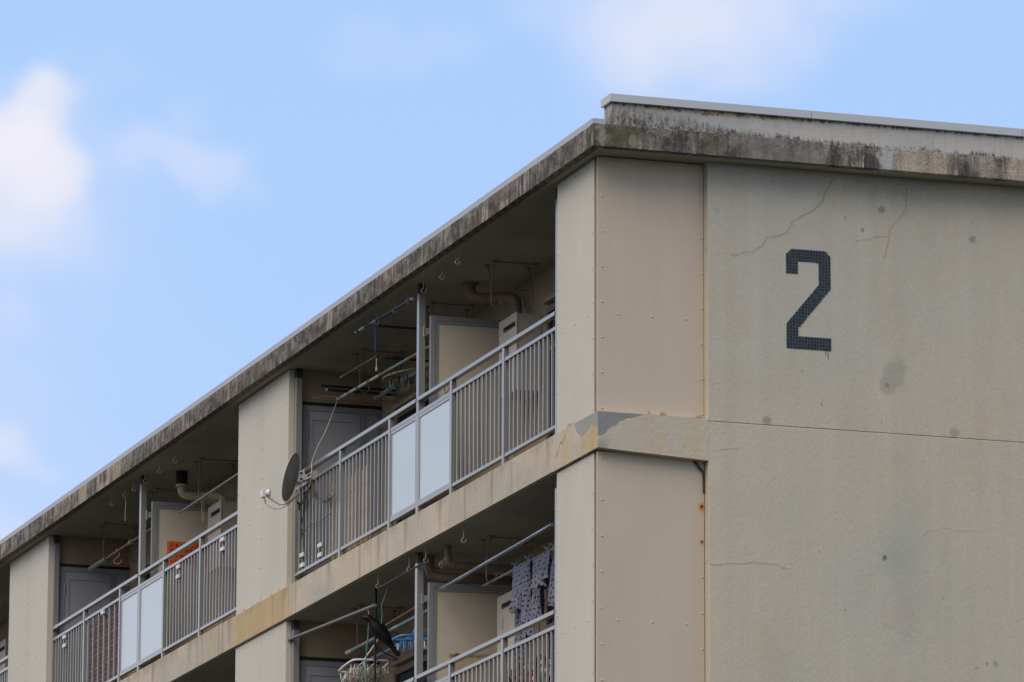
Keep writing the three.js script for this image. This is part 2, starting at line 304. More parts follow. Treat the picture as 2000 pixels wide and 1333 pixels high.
// painted sheet cladding: even paint with a little chalking; the lowest end sheet has two rust blooms
function sheetColour(x, y) {
  const k = 1 + (fbm(x * 1.7, y * 0.8, 3, 130) - 0.5) * 0.06 + (vn(x * 60, y * 60, 131) - 0.5) * 0.015 + (fbm(x * 14, y * 0.7, 3, 132) - 0.5) * 0.022;
  let c = [199 * k, 192 * k, 173 * k];
  const foot = y - 0.332; if (foot > -0.01 && foot < 0.09) c = mixc(c, [142, 96, 62], sm(0.7, 0.8, fbm(x * 16, 3, 2, 134)) * sm(0.05 * vn(x * 40, 1, 135) + 0.012, 0.0, foot) * 0.8);
  return c;
}
function streaked(x, y) {
  let c = sheetColour(x, y); c = [c[0] * 0.995, c[1] * 0.942, c[2] * 0.908];
  for (const [cx, cy, r0, a] of [[0.985, -0.435, 0.03, 1], [0.985, -0.743, 0.018, 0.9]]) {
    const d = Math.hypot(x - cx, (y - cy) * 0.8 + 0.008) + (fbm(x * 50, y * 50, 2, 133) - 0.5) * 0.012;
    c = mixc(c, [196, 124, 62], sm(r0 * 1.6, r0 * 0.4, d) * 0.75 * a); c = mixc(c, [120, 52, 22], sm(r0 * 0.55, r0 * 0.2, d) * a);
    if (y < cy) c = mixc(c, [196, 150, 98], sm(0.024, 0.004, Math.abs(x - cx)) * sm(cy - 0.14, cy, y) * 0.3 * a);
  }
  return c;
}
M.sheet = std({ map: mkTex(512, 512, [0, 4, 0, 4], sheetColour), roughness: 0.55 });
M.sheetEnd = std({ map: mkTex(512, 1024, [0, 1.05, -2.4, 2.65], streaked), roughness: 0.55 });
M.sealant = std({ color: rgb(150, 134, 114), roughness: 0.9 });
M.dark = std({ color: rgb(38, 34, 30), roughness: 0.95 });
M.screw = std({ color: rgb(204, 190, 170), roughness: 0.5 });
M.rustScrew = std({ color: rgb(96, 46, 24), roughness: 0.9 });
const alloy = [[138, 138, 134], [130, 130, 126], [143, 143, 139]].map((c) => new THREE.MeshPhysicalMaterial({ color: rgb(...c), roughness: 0.35, clearcoat: 0.7, clearcoatRoughness: 0.16 }));
M.aluminium = alloy[0];
M.sleeve = std({ color: rgb(58, 56, 54), roughness: 0.8 });
M.frosted = new THREE.MeshPhysicalMaterial({ color: rgb(188, 201, 204), roughness: 0.3, clearcoat: 0.6, clearcoatRoughness: 0.25 });
M.coping = std({ color: rgb(194, 194, 192), metalness: 0.2, roughness: 0.5 });
M.flashing = std({ color: rgb(176, 178, 182), metalness: 0.2, roughness: 0.5 });
M.plaster = std({ map: mkTex(512, 512, [0, 3, 0, 3], (x, y) => { const k = 1 + (fbm(x * 2, y * 2, 4, 140) - 0.5) * 0.16; return [160 * k, 143 * k, 117 * k]; }), roughness: 0.9 });
M.ceiling = std({ map: mkTex(512, 512, [0, 3, 0, 3], (x, y) => { const k = 1 + (fbm(x * 2.5, y * 2.5, 4, 141) - 0.5) * 0.2; return [168 * k, 162 * k, 151 * k]; }), roughness: 0.95 });
M.floor = std({ map: mkTex(256, 256, [0, 2, 0, 2], (x, y) => { const k = 0.85 + 0.3 * fbm(x * 5, y * 5, 4, 147); return [86 * k, 90 * k, 86 * k]; }), roughness: 0.9 });
M.door = std({ color: rgb(158, 160, 164), roughness: 0.5 });
M.doorFrame = std({ color: rgb(140, 142, 146), roughness: 0.5 });
M.board = std({ map: mkTex(256, 256, [0, 2, 0, 2], (x, y) => { const k = 1 + (fbm(x * 2, y * 2, 3, 142) - 0.5) * 0.05; return [206 * k, 194 * k, 172 * k]; }), roughness: 0.6 });
function dirtyBoard(x, y) {   // a mould-edged tide mark on the lower board
  let c = [206, 194, 172]; const d = y + 0.985 - (x - 0.5) * 0.06 + (fbm(x * 12, y * 6, 3, 143) - 0.5) * 0.03;
  const w = sm(0.36, 0.44, x) * sm(0.86, 0.8, x);
  c = mixc(c, [186, 168, 126], w * sm(0.02, -0.02, d) * sm(-0.3, -0.12, d) * 0.8);
  c = mixc(c, [76, 58, 36], w * sm(0.022, 0.004, Math.abs(d)) * (0.3 + 0.7 * sm(0.4, 0.6, fbm(x * 30, y * 30, 3, 144))) * sm(0.84, 0.6, x + (vn(x * 20, y * 9, 145) - 0.5) * 0.2));
  c = mixc(c, [110, 92, 62], w * sm(0.09, 0, Math.abs(d + 0.05)) * sm(0.56, 0.44, x) * sm(0.45, 0.6, fbm(x * 26, y * 26, 3, 146)) * 0.8);
  return c;
}
M.boardStained = std({ map: mkTex(512, 1024, [0, 1.1, -2.4, -0.2], dirtyBoard), roughness: 0.6 });
M.galv = std({ color: rgb(150, 151, 150), metalness: 0.3, roughness: 0.5 });
M.heater = std({ color: rgb(202, 192, 176), roughness: 0.45 });
M.slotRim = std({ color: rgb(96, 94, 90), roughness: 0.6 });
M.black = std({ color: rgb(28, 27, 27), roughness: 0.8 });
M.pipe = std({ color: rgb(132, 110, 94), roughness: 0.7 });
M.pipePale = std({ color: rgb(186, 176, 146), roughness: 0.6 });
M.hanger = std({ color: rgb(134, 116, 100), roughness: 0.7 });
M.hook = std({ map: mkTex(128, 128, [0, 0.2, 0, 0.2], (x, y) => mixc([196, 176, 146], [128, 92, 68], sm(0.5, 0.68, fbm(x * 40, y * 40, 3, 151)))), roughness: 0.7 });
M.windowFrame = std({ color: rgb(120, 104, 88), roughness: 0.6 });
M.glass = std({ color: rgb(22, 24, 26), roughness: 0.08 });

// ---------------------------------------------------------------- ground
const ground = new THREE.Mesh(new THREE.PlaneGeometry(3000, 3000).rotateX(-Math.PI / 2), std({ map: mkTex(512, 512, [0, 1, 0, 1], (x, y) => { const k = 0.8 + 0.4 * fbm(x * 24, y * 24, 4, 160); return mixc([50 * k, 56 * k, 40 * k], [62 * k, 60 * k, 54 * k], sm(0.45, 0.6, fbm(x * 6, y * 6, 3, 161))); }), roughness: 1 }));
ground.material.map.repeat.set(60, 60); ground.name = 'ground'; ground.userData = { kind: 'structure', label: 'dark grass and asphalt around the apartment block' }; ground.receiveShadow = true; scene.add(ground);

// ---------------------------------------------------------------- the apartment block
const S = 2.675;                         // storey height
const FAR = -34, DEEP = 11;
const bld = thing('apartment_building', 'weathered beige concrete apartment block with recessed balconies and a tiled 2 on its end wall', 'building');
const levels = [0, 1, 2, 3, 4];          // beams from the top one down
// end wall: top field, a thin joint, and everything below it
{
  add(bld, 'wall', muv(prism([[1.01, 0.2965], [DEEP, 0.2965], [DEEP, 2.6], [1.01, 2.6]], -0.35, 0, 0.004), 0, -1.4), M.wall);
  const low = [[1.012, 0.2905], [DEEP, 0.2905], [DEEP, -B], [1.012, -B]];
  add(bld, 'wall', muv(prism(low, -0.35, 0, 0.004), 0, -1.4), M.wall);
  add(bld, 'wall_joint', bx(1.015, DEEP - 0.01, 0.28, 0.31, -0.1, -0.007), M.wall);
  add(bld, 'light_block_core', bx(1.25, DEEP - 0.05, -B, 2.59, FAR, -0.352), M.plaster);  // unseen solid core, added to block light inside the building
}
// balcony slabs with their edge beams; at the corner the plaster was left lower towards the end wall
for (const k of levels) {
  const y = -k * S, corner = new THREE.BoxGeometry(1.012, 0.324, 1.2, 6, 1, 6).toNonIndexed(); corner.translate(0.506, 0.162, -0.6);
  const p = corner.attributes.position; for (let i = 0; i < p.count; i++) if (p.getY(i) < 0.01) p.setY(i, -0.052 * p.getX(i)); else p.setY(i, 0.316 + 0.008 * Math.min(1, -p.getZ(i) * 3));
  muv(corner); corner.translate(0, y, 0);
  add(bld, 'beam', corner, M.corner);
  const slab = bx(0, 1.24, 0, 0.324, FAR, -1.2, 0.004); slab.translate(0, y, 0);
  add(bld, 'beam', slab, M.beam);
  add(bld, 'added_floor_sheet', bx(0.16, 1.02, y + 0.322, y + 0.328, FAR, -1.21), M.floor);  // unseen dark floor sheet, added to cut bounce onto the ceilings
  add(bld, 'balcony_ceiling', bx(0.02, 1.02, y - 0.006, y + 0.01, FAR, -1.21), M.ceiling);
}
// roof
add(bld, 'fascia', bx(-0.13, -0.05, 2.592, 2.79, FAR, 0.17, 0.006), M.fasciaSide);
add(bld, 'fascia', bx(-0.13, DEEP, 2.592, 2.795, 0.17, 0.25, 0.007), M.fasciaEnd);
add(bld, 'roof_slab', bx(-0.05, DEEP, 2.6, 2.78, FAR, 0.17), M.ceiling);
add(bld, 'parapet', bx(0.06, DEEP, 2.781, 3.012, -0.01, 0.19, 0.006), M.parapet);
{ // metal copings, in lengths with a joint between them
  let x = 0.035; for (const e of [1.9, 3.9, 5.9, 7.9, DEEP]) { add(bld, 'coping', bx(x, e - 0.003, 3.006, 3.078, -0.03, 0.225, 0.004), M.coping); x = e; }
  let z = 0.16; for (const e of [-1.6, -4.6, -8.6, -12.8, -17, -21.7, -26, FAR]) { add(bld, 'flashing', bx(-0.105, 0.02, 2.79, 2.862, e + 0.004, z, 0.004), M.flashing); z = e; }
}
// cladding sheets with their screws
const screwG = new THREE.SphereGeometry(0.0095, 8, 4, 0, Math.PI * 2, 0, Math.PI / 2);
function sheetSide(z0, z1, y0, y1, rows) {   // faces -x
  const s = add(bld, 'cladding_panel', bx(0.03, 0.055, y0, y1, z0, z1, 0.002), M.sheet);
  const P = [];
  for (let y = y1 - 0.34; y > y0 + 0.03; y -= 0.312) P.push([y, z0 + 0.03], [y, z1 - 0.035]);
  for (const t of [0.16, 0.5, 0.84]) { P.push([y0 + 0.89, z0 + (z1 - z0) * t]); P.push([y1 - 0.05, z0 + (z1 - z0) * t]); }
  for (const [y, z] of P) put(s, 'screw', screwG, M.screw, 0.031, y, z, [0, 0, Math.PI / 2]);
}
function sheetEnd(y0, y1) {                  // faces +z
  const s = add(bld, 'cladding_panel', bx(0.031, 1.006, y0, y1, -0.125, -0.1, 0.002), M.sheetEnd);
  const P = [];
  for (let y = y1 - (y1 < 1 ? 0.423 : 0.352); y > y0 + 0.03; y -= 0.312) P.push([0.073, y], [0.985, y]);
  for (const x of [0.218, 0.531, 0.841]) { P.push([x, y0 + 0.87]); P.push([x, y1 - 0.04]); }
  P.push([0.073, y1 - 0.055]);
  for (const [x, y] of P) { const rust = x > 0.9 && y < -0.35 && y > -0.8; put(s, 'screw', screwG, rust ? M.rustScrew : M.screw, x, y, -0.101, [Math.PI / 2, 0, 0]); }
}
const pillars = [[-1.186, -0.19], [-11.69, -9.78], [-22.1, -20.12], [-32.5, -30.5]];
for (const k of levels) {
  const top = k ? -(k - 1) * S - 0.012 : 2.592, bot = -k * S + 0.332;
  pillars.forEach(([a, b], i) => {
    if (i) { const m = (a + b) / 2; sheetSide(a, m - 0.003, bot, top); sheetSide(m + 0.003, b, bot, top); } else sheetSide(a, b, bot, top);
    add(bld, 'closet_wall', bx(0.056, 1.02, bot - 0.006, top + 0.006, a + 0.004, i ? b - 0.004 : -0.14), M.plaster);
    if (i) add(bld, 'panel_return', bx(0.034, 0.088, bot, top, b - 0.003, b + 0.003), M.sheet);
  });
  sheetEnd(bot, top);
  add(bld, 'corner_trim', bx(0.044, 0.06, bot, top - 0.004, -0.176, -0.158, 0.003), M.sealant);
  add(bld, 'corner_trim', bx(0.046, 0.09, bot, top - 0.003, -0.19, -0.126), M.dark);
  add(bld, 'corner_trim', bx(0.036, 0.05, bot, top - 0.004, -0.118, -0.103, 0.003), M.sealant);
  add(bld, 'closet_wall', bx(1.02, 1.25, bot - 0.006, top + 0.006, FAR, -0.36), M.plaster);
}
add(bld, 'loose_sealant', tube([[0.9, -0.035, -0.092], [0.935, -0.075, -0.085], [0.965, -0.115, -0.085], [0.99, -0.135, -0.09], [1.0, -0.2, -0.094], [1.002, -0.32, -0.096]], 0.011, 30, 6), std({ color: rgb(74, 62, 50), roughness: 0.9 }));
// closet doors in the pillars' flanks and windows in the back wall
function closetDoor(zf, y) {
  const d = sub(bld, 'closet_door'), z = zf + 0.002;
  add(d, 'lintel', bx(0.09, 1.02, y + 0.0, y + 0.03, z, z + 0.03), M.dark);
  add(d, 'frame', [bx(0.17, 1.015, y - 0.06, y - 0.002, z, z + 0.02), bx(0.17, 0.235, y - 1.9, y - 0.06, z, z + 0.02), bx(0.795, 0.845, y - 1.9, y - 0.06, z, z + 0.02), bx(0.985, 1.015, y - 1.9, y - 0.06, z, z + 0.02)], M.doorFrame);
  add(d, 'leaf', [bx(0.24, 0.29, y - 1.9, y - 0.064, z, z + 0.016), bx(0.722, 0.792, y - 1.9, y - 0.064, z, z + 0.016), bx(0.29, 0.722, y - 0.155, y - 0.064, z, z + 0.016)], M.door);
  add(d, 'leaf_panel', bx(0.29, 0.722, y - 1.9, y - 0.157, z, z + 0.008), M.door);
  add(d, 'side_panel', bx(0.846, 0.984, y - 1.9, y - 0.062, z, z + 0.01), M.door);
  add(d, 'hinge', rod([0.232, y - 0.34, z + 0.024], [0.232, y - 0.22, z + 0.024], 0.009), M.galv);
}
function backWindow(z0, z1, y) {
  const w = sub(bld, 'window'), x = 1.018, b = y - 1.75, zm = (z0 + z1) / 2;
  add(w, 'hood', bx(x - 0.07, x, y + 0.05, y + 0.09, z0 - 0.05, z1 + 0.05), M.plaster);
  add(w, 'frame', [bx(x - 0.05, x, y - 0.05, y, z0, z1), bx(x - 0.05, x, b, y - 0.05, z0, z0 + 0.05), bx(x - 0.05, x, b, y - 0.05, z1 - 0.05, z1), bx(x - 0.046, x, b, y - 0.05, zm - 0.03, zm + 0.03), bx(x - 0.05, x, y - 0.42, y - 0.38, z0 + 0.05, z1 - 0.05)], M.windowFrame);
  for (const [a, c] of [[z0 + 0.05, zm - 0.03], [zm + 0.03, z1 - 0.05]]) { add(w, 'pane', bx(x - 0.025, x - 0.018, b, y - 0.42, a, c), M.glass); add(w, 'pane', bx(x - 0.025, x - 0.018, y - 0.38, y - 0.05, a, c), M.glass); }
}
const PER = 10.42;
for (const k of [0, 1]) for (const bay of [0, 1, 2]) {
  const z = -bay * PER, dy = k ? -2.635 : 0;
  closetDoor([-9.784, -20.124, -30.504][bay], 2.236 + dy);
  backWindow(-4.3 + z, -1.7 + z, 2.17 + dy); backWindow(-9.1 + z, -6.5 + z, 2.06 + dy);
}

// balcony railings
const barG = {};
function railing(k, e0, e1, shorts, tall, clips = [], skip = false) {
  const r = sub(bld, 'balcony_railing'), y = -k * S, top = k ? -(k - 1) * S - 0.007 : 2.599;
  for (const z of [e0, tall, e1]) {
    add(r, 'post', bx(0.088, 0.153, y + 0.325, top - 0.1, z - 0.035, z + 0.035, 0.003), M.aluminium);
    add(r, 'post_sleeve', bx(0.092, 0.149, top - 0.099, top, z - 0.031, z + 0.031), M.sleeve);
  }
  for (const z of shorts) add(r, 'post', bx(0.082, 0.13, y + 0.325, y + 1.449, z - 0.028, z + 0.028, 0.003), M.aluminium);
  const stops = [[e0 - 0.036, tall + 0.036], [tall - 0.036, e1 + 0.036]];
  for (const [a, b] of stops) add(r, 'handrail', bx(0.078, 0.134, y + 1.45, y + 1.489, b, a, 0.004), M.aluminium);
  const all = [e0, shorts[0], shorts[1], tall, shorts[2], shorts[3], e1];
  for (let i = 0; i < 6; i++) {
    const a = all[i] - (i === 0 || i === 3 ? 0.036 : 0.029), b = all[i + 1] + (i === 2 || i === 5 ? 0.036 : 0.029);
    add(r, 'rail', bx(0.088, 0.124, y + 1.319, y + 1.354, b, a, 0.003), M.aluminium);
    add(r, 'rail', bx(0.088, 0.128, y + 0.434, y + 0.466, b, a, 0.003), M.aluminium);
    if (i === 2 || i === 3) {
      add(r, 'panel_frame', [bx(0.09, 0.115, y + 0.467, y + 1.318, a - 0.028, a - 0.004), bx(0.09, 0.115, y + 0.467, y + 1.318, b + 0.004, b + 0.028), bx(0.09, 0.115, y + 1.288, y + 1.318, b + 0.028, a - 0.028), bx(0.09, 0.115, y + 0.467, y + 0.49, b + 0.028, a - 0.028)], M.aluminium);
      add(r, 'frosted_panel', bx(0.098, 0.104, y + 0.49, y + 1.288, b + 0.028, a - 0.028), M.frosted);
    } else {
      const n = Math.round((a - b) / 0.124) - 1;
      barG.g ??= new RoundedBoxGeometry(0.021, 0.852, 0.021, 1, 0.002);
      for (let q = 1; q <= n; q++) if (!(skip && i === 4 && q % 2)) put(r, 'baluster', barG.g, alloy[Math.floor(rnd() * 3)], 0.106, y + 0.8925, a + (b - a) * q / (n + 1));
    }
  }
  barG.c ??= new RoundedBoxGeometry(0.024, 0.042, 0.12, 1, 0.004);
  for (const [cy, cz] of clips) put(r, 'mounting_bracket', barG.c, M.white, 0.085, cy, cz);
  return r;
}
M.white = std({ color: rgb(224, 222, 216), roughness: 0.5 });
const bay1 = [-1.378, -9.735, [-2.88, -4.45, -6.42, -8.09], -5.52], bay2 = [-11.74, -20.09, [-13.39, -14.93, -16.86, -18.53], -16.01], bay3 = [-22.15, -30.46, [-23.8, -25.35, -27.3, -29], -26.4];
railing(0, ...bay1, [[0.612, -9.41], [0.505, -9.405], [0.605, -8.767], [0.505, -8.766]]);
railing(0, ...bay2, [[1.28, -14.3], [1.173, -14.296], [1.28, -12.476], [1.177, -12.469], [1.28, -19.46], [1.178, -19.454], [1.29, -17.637]], true);
railing(0, ...bay3); railing(1, ...bay1); railing(1, ...bay2); railing(1, ...bay3);

// fire partitions between the flats
function partition(z, y0, top, stained) {
  const p = sub(bld, 'partition');
  add(p, 'frame', [bx(0.172, 0.222, y0, top, z - 0.02, z + 0.02, 0.003), bx(0.222, 1.01, top - 0.05, top, z - 0.02, z + 0.02, 0.003), bx(0.222, 1.01, y0, y0 + 0.05, z - 0.02, z + 0.02, 0.003), bx(0.232, 0.25, y0 + 0.05, top - 0.06, z - 0.016, z + 0.016), bx(0.25, 1.01, top - 0.078, top - 0.06, z - 0.016, z + 0.016)], M.galv);
  add(p, 'board', bx(0.222, 1.015, y0 + 0.05, top - 0.05, z - 0.008, z + 0.008), stained ? M.boardStained : M.board);
  add(p, 'wall_bracket', [bx(0.12, 0.185, top - 0.18, top - 0.12, z - 0.024, z - 0.016), bx(0.12, 0.128, top - 0.2, top - 0.1, z - 0.06, z - 0.016)], M.galv);
  const g = new THREE.SphereGeometry(0.006, 6, 3, 0, Math.PI * 2, 0, Math.PI / 2);
  for (let y = top - 0.14; y > y0 + 0.2; y -= 0.32) put(p, 'screw', g, M.galv, 0.241, y, z + 0.016, [Math.PI / 2, 0, 0]);
  for (let x = 0.34; x < 1; x += 0.24) put(p, 'screw', g, M.galv, x, top - 0.069, z + 0.016, [Math.PI / 2, 0, 0]);
  return p;
}
partition(-5.4, 0.34, 2.272); partition(-5.4, 0.34 - S, -0.305, true);
const part2 = partition(-15.82, 0.34, 2.275); partition(-26.25, 0.34, 2.275); partition(-15.82, 0.34 - S, -0.4); partition(-26.25, 0.34 - S, -0.4);
{ // escape notice: orange sheet, four lines of print
  const W = 512, H = 256, cv = document.createElement('canvas'); cv.width = W; cv.height = H; const g = cv.getContext('2d');
  g.fillStyle = 'rgb(226,104,40)'; g.fillRect(0, 0, W, H); g.fillStyle = 'rgb(60,24,14)';
  // the characters, as brush strokes on a 10 x 10 square each
  const K = {
    非: [[3.6, 0, 3.6, 10], [6.4, 0, 6.4, 10], [0.5, 2, 3.6, 2], [0.5, 5, 3.6, 5], [0, 8, 3.6, 8], [6.4, 2, 9.5, 2], [6.4, 5, 9.5, 5], [6.4, 8, 10, 8]],
    常: [[5, 0, 5, 2.4], [2, 0.4, 3, 2], [8, 0.4, 7, 2], [0.5, 2.6, 9.5, 2.6], [0.5, 2.6, 0.5, 4], [9.5, 2.6, 9.5, 4], [3, 4, 7, 4, 7, 5.6, 3, 5.6, 3, 4], [1.5, 6.8, 1.5, 9.4], [1.5, 6.8, 8.5, 6.8, 8.5, 9.2], [5, 5.6, 5, 10]],
    の: [[5, 1.5, 4, 6.5, 2.4, 8.4, 1, 7, 1.4, 4, 4, 1.8, 7, 1.8, 9, 4, 8.8, 7, 6, 9.2]],
    際: [[0.8, 0.5, 0.8, 10], [0.8, 0.5, 3.2, 0.5, 2, 3, 3.4, 4.6, 2, 6], [4, 1, 6, 1, 4.2, 4], [7, 0.6, 9.6, 0.6, 7, 3.6], [4.4, 4.8, 9.4, 4.8], [4, 6.4, 10, 6.4], [7, 6.4, 7, 9.6], [5, 7.6, 4, 9], [9, 7.6, 10, 9]],
    は: [[1.2, 1, 0.8, 9], [4, 3, 9.4, 3], [7, 1, 7, 8, 5, 9, 4, 7.8, 5.4, 7, 9.6, 9]],
    隣: [[0.8, 0.5, 0.8, 10], [0.8, 0.5, 3, 0.5, 2, 3, 3.2, 5], [4, 2.6, 10, 2.6], [7, 0, 7, 5], [5, 0.6, 5.6, 2], [9, 0.6, 8.4, 2], [4.4, 6, 6, 6, 4.4, 9.8], [8, 5.4, 8, 10], [6.6, 8, 10, 8]],
    戸: [[1, 0.8, 9.4, 0.8], [2, 3, 8.8, 3, 8.8, 5.6, 2, 5.6], [2, 3, 1.8, 7, 0.6, 10]],
    へ: [[0.5, 6, 3.4, 3, 9.5, 8]],
    避: [[0.6, 1, 1.6, 2.4], [0.4, 4, 2, 4, 1.4, 7, 0, 8.6], [1.4, 7.6, 4, 9.4, 10, 9.4], [3.2, 1, 6, 1, 6, 3, 3.4, 3, 3, 6], [3.6, 4.6, 5.8, 4.6, 5.8, 7, 3.6, 7, 3.6, 4.6], [6.6, 2, 10, 2], [7, 4, 10, 4], [8.4, 0.4, 8.4, 8], [7, 6, 10, 6]],
    難: [[0.4, 1.4, 4.8, 1.4], [1.6, 0, 1.6, 3], [3.6, 0, 3.6, 3], [0.8, 3, 4.4, 3, 4.4, 5, 0.8, 5, 0.8, 3], [0, 7, 5, 7], [2.6, 3, 2.6, 7, 0.4, 10], [2.6, 7, 5, 10], [6.4, 0.4, 5.6, 3], [6.2, 2.4, 6.2, 10], [6.2, 2.4, 10, 2.4], [6.2, 4.8, 10, 4.8], [6.2, 7.2, 10, 7.2], [6.2, 9.6, 10, 9.6], [8, 2.4, 8, 9.6]],
    に: [[1.2, 1, 0.8, 9], [4.4, 2.4, 8.6, 2.2], [4.2, 7.6, 6, 8.8, 9.4, 8.6]],
    す: [[0.4, 2.4, 9.6, 2.4], [5.6, 0.4, 5.6, 6, 4.4, 7, 3.6, 5.6, 5, 4.6, 6, 6.6, 4.4, 10]],
    ま: [[1, 2, 9, 2], [1.4, 4.6, 8.6, 4.6], [5.4, 0.4, 5.4, 8, 3.6, 9.4, 2.2, 8.2, 4, 7.2, 9, 9.4]],
  };
  g.strokeStyle = 'rgb(60,24,14)'; g.lineWidth = 4.2; g.lineCap = 'round';
  ['非常の際は非常に', '隣戸へ避難すます', '際の避難はまへに', 'の隣へ避難ますす'].forEach((line, r) => [...line].forEach((ch, i) => { for (const q of K[ch]) { g.beginPath(); g.moveTo(34 + i * 56 + q[0] * 4.6, 22 + r * 57 + q[1] * 4.4); for (let k = 2; k < q.length; k += 2) g.lineTo(34 + i * 56 + q[k] * 4.6, 22 + r * 57 + q[k + 1] * 4.4); g.stroke(); } }));
  const t = new THREE.CanvasTexture(cv); t.colorSpace = THREE.SRGBColorSpace;
  const n = new RoundedBoxGeometry(0.52, 0.27, 0.004, 2, 0.0019), uv = n.attributes.uv, p = n.attributes.position;
  for (let i = 0; i < p.count; i++) uv.setXY(i, p.getX(i) / 0.52 + 0.5, p.getY(i) / 0.27 + 0.5);
  n.translate(0.612, 1.70, -15.82 + 0.0105); add(part2, 'notice', n, std({ map: t, roughness: 0.6 }));
}

// ceiling fittings: eye hooks near the edge and pole hangers further in
function eyeHook(x, y, z, dx = 0, drop = 0.1) {
  const pts = [[x, y, z], [x + dx * 0.5, y - drop * 0.55, z], [x + dx, y - drop, z]], R = 0.021;
  for (let a = 0; a <= 9; a++) { const t = Math.PI * 0.5 + a / 9 * Math.PI * 1.75; pts.push([x + dx + Math.cos(t) * R, y - drop - R + Math.sin(t) * R - 0.004, z + 0.004 * a / 9]); }
  add(bld, 'ceiling_hook', tube(pts, 0.0052, 40, 6), M.hook);
}
for (const bay of [0, 1]) {
  for (const [z, dx] of [[-3.975, -0.07], [-4.636, -0.012], [-5.257, 0], [-5.75, 0], [-6.182, 0], [-6.755, -0.01]]) eyeHook(0.06, 2.6, z - bay * PER - (bay ? 0.02 : 0), bay ? 0 : dx);
  for (const z of [-4.047, -5.216, -5.75, -6.764]) eyeHook(0.09, -0.006, z - bay * PER);
}
function poleHanger(yc, z, drop = 0) {
  const L = [], r = 0.0065;
  for (const [x, s] of [[0.465, 1], [0.876, -1]]) {
    L.push(rod([x, yc, z - 0.11], [x, yc - 0.24, z], r, 6), rod([x, yc, z + 0.11], [x, yc - 0.24, z], r, 6), bx(x - 0.03, x + 0.03, yc - 0.008, yc - 0.001, z + 0.08, z + 0.14), bx(x - 0.03, x + 0.03, yc - 0.008, yc - 0.001, z - 0.14, z - 0.08));
    const u = [[x, yc - 0.235, z], [x, yc - 0.3, z], [x, yc - 0.36 - drop, z]];
    for (let a = 1; a <= 8; a++) { const t = a / 8 * Math.PI; u.push([x + s * (0.048 - Math.cos(t) * 0.048), yc - 0.376 - drop - Math.sin(t) * 0.048, z]); }
    u.push([x + s * 0.098, yc - 0.33 - drop, z]); L.push(tube(u, r, 36, 6));
  }
  L.push(rod([0.465, yc - 0.24, z], [0.876, yc - 0.24, z], r, 6), rod([0.465, yc - 0.012, z + 0.11], [0.876, yc - 0.012, z + 0.11], 0.005, 6));
  for (const x of [0.568, 0.671, 0.77]) L.push(rod([x, yc - 0.24, z], [x, yc - 0.19, z], 0.006, 6));
  add(bld, 'pole_hanger', L, M.hanger);
}
for (const bay of [0, 1]) for (const z of [-2.1, -4.42, -6.35, -8.7]) { poleHanger(2.6, z - bay * PER - (bay ? 0.05 : 0)); poleHanger(-0.006, z - bay * PER - (z === -4.42 ? 0.1 : 0)); }

// flues and drains under the ceilings
function duct(pts, r, mat, rings = []) { add(bld, 'vent_pipe', [tube(pts, r, 40, 14), ...rings.map(([a, b, q]) => rod(a, b, q, 16))], mat); }
duct([[0.55, 2.6, -5.32], [0.55, 2.53, -5.32], [0.565, 2.475, -5.3], [0.62, 2.45, -5.27], [0.75, 2.445, -5.2], [0.84, 2.44, -5.12], [0.9, 2.4, -5.02], [0.905, 2.33, -4.98], [0.905, 2.17, -4.96]], 0.048, M.pipe, [[[0.55, 2.599, -5.32], [0.55, 2.585, -5.32], 0.075], [[0.66, 2.448, -5.25], [0.675, 2.448, -5.243], 0.053]]);
duct([[0.46, 2.6, -15.62], [0.46, 2.5, -15.62], [0.46, 2.44, -15.62]], 0.066, M.black);
duct([[0.46, 2.46, -15.62], [0.46, 2.41, -15.62], [0.48, 2.345, -15.62], [0.55, 2.325, -15.6], [0.7, 2.325, -15.55], [0.82, 2.32, -15.48], [0.89, 2.28, -15.42], [0.9, 2.16, -15.4]], 0.046, M.pipePale, [[[0.46, 2.45, -15.62], [0.46, 2.42, -15.62], 0.068], [[0.565, 2.325, -15.595], [0.58, 2.325, -15.59], 0.06], [[0.6, 2.325, -15.585], [0.615, 2.325, -15.58], 0.06]]);
add(bld, 'drain_pipe', [rod([0.25, -0.006, -5.04], [0.25, -0.19, -5.04], 0.033, 14), rod([0.25, -0.125, -5.04], [0.25, -0.19, -5.04], 0.042, 14), rod([0.19, -0.19, -5.04], [1.0, -0.195, -5.04], 0.037, 14), rod([0.2, -0.19, -5.04], [0.31, -0.19, -5.04], 0.043, 14), rod([0.185, -0.19, -5.04], [0.2, -0.19, -5.04], 0.04, 14), rod([0.165, -0.19, -5.04], [0.186, -0.19, -5.04], 0.022, 8)], M.pipe);
duct([[0.25, -0.006, -5.62], [0.25, -0.12, -5.62], [0.27, -0.19, -5.6], [0.33, -0.22, -5.58], [0.6, -0.225, -5.5], [1.0, -0.23, -5.48]], 0.05, M.pipe);

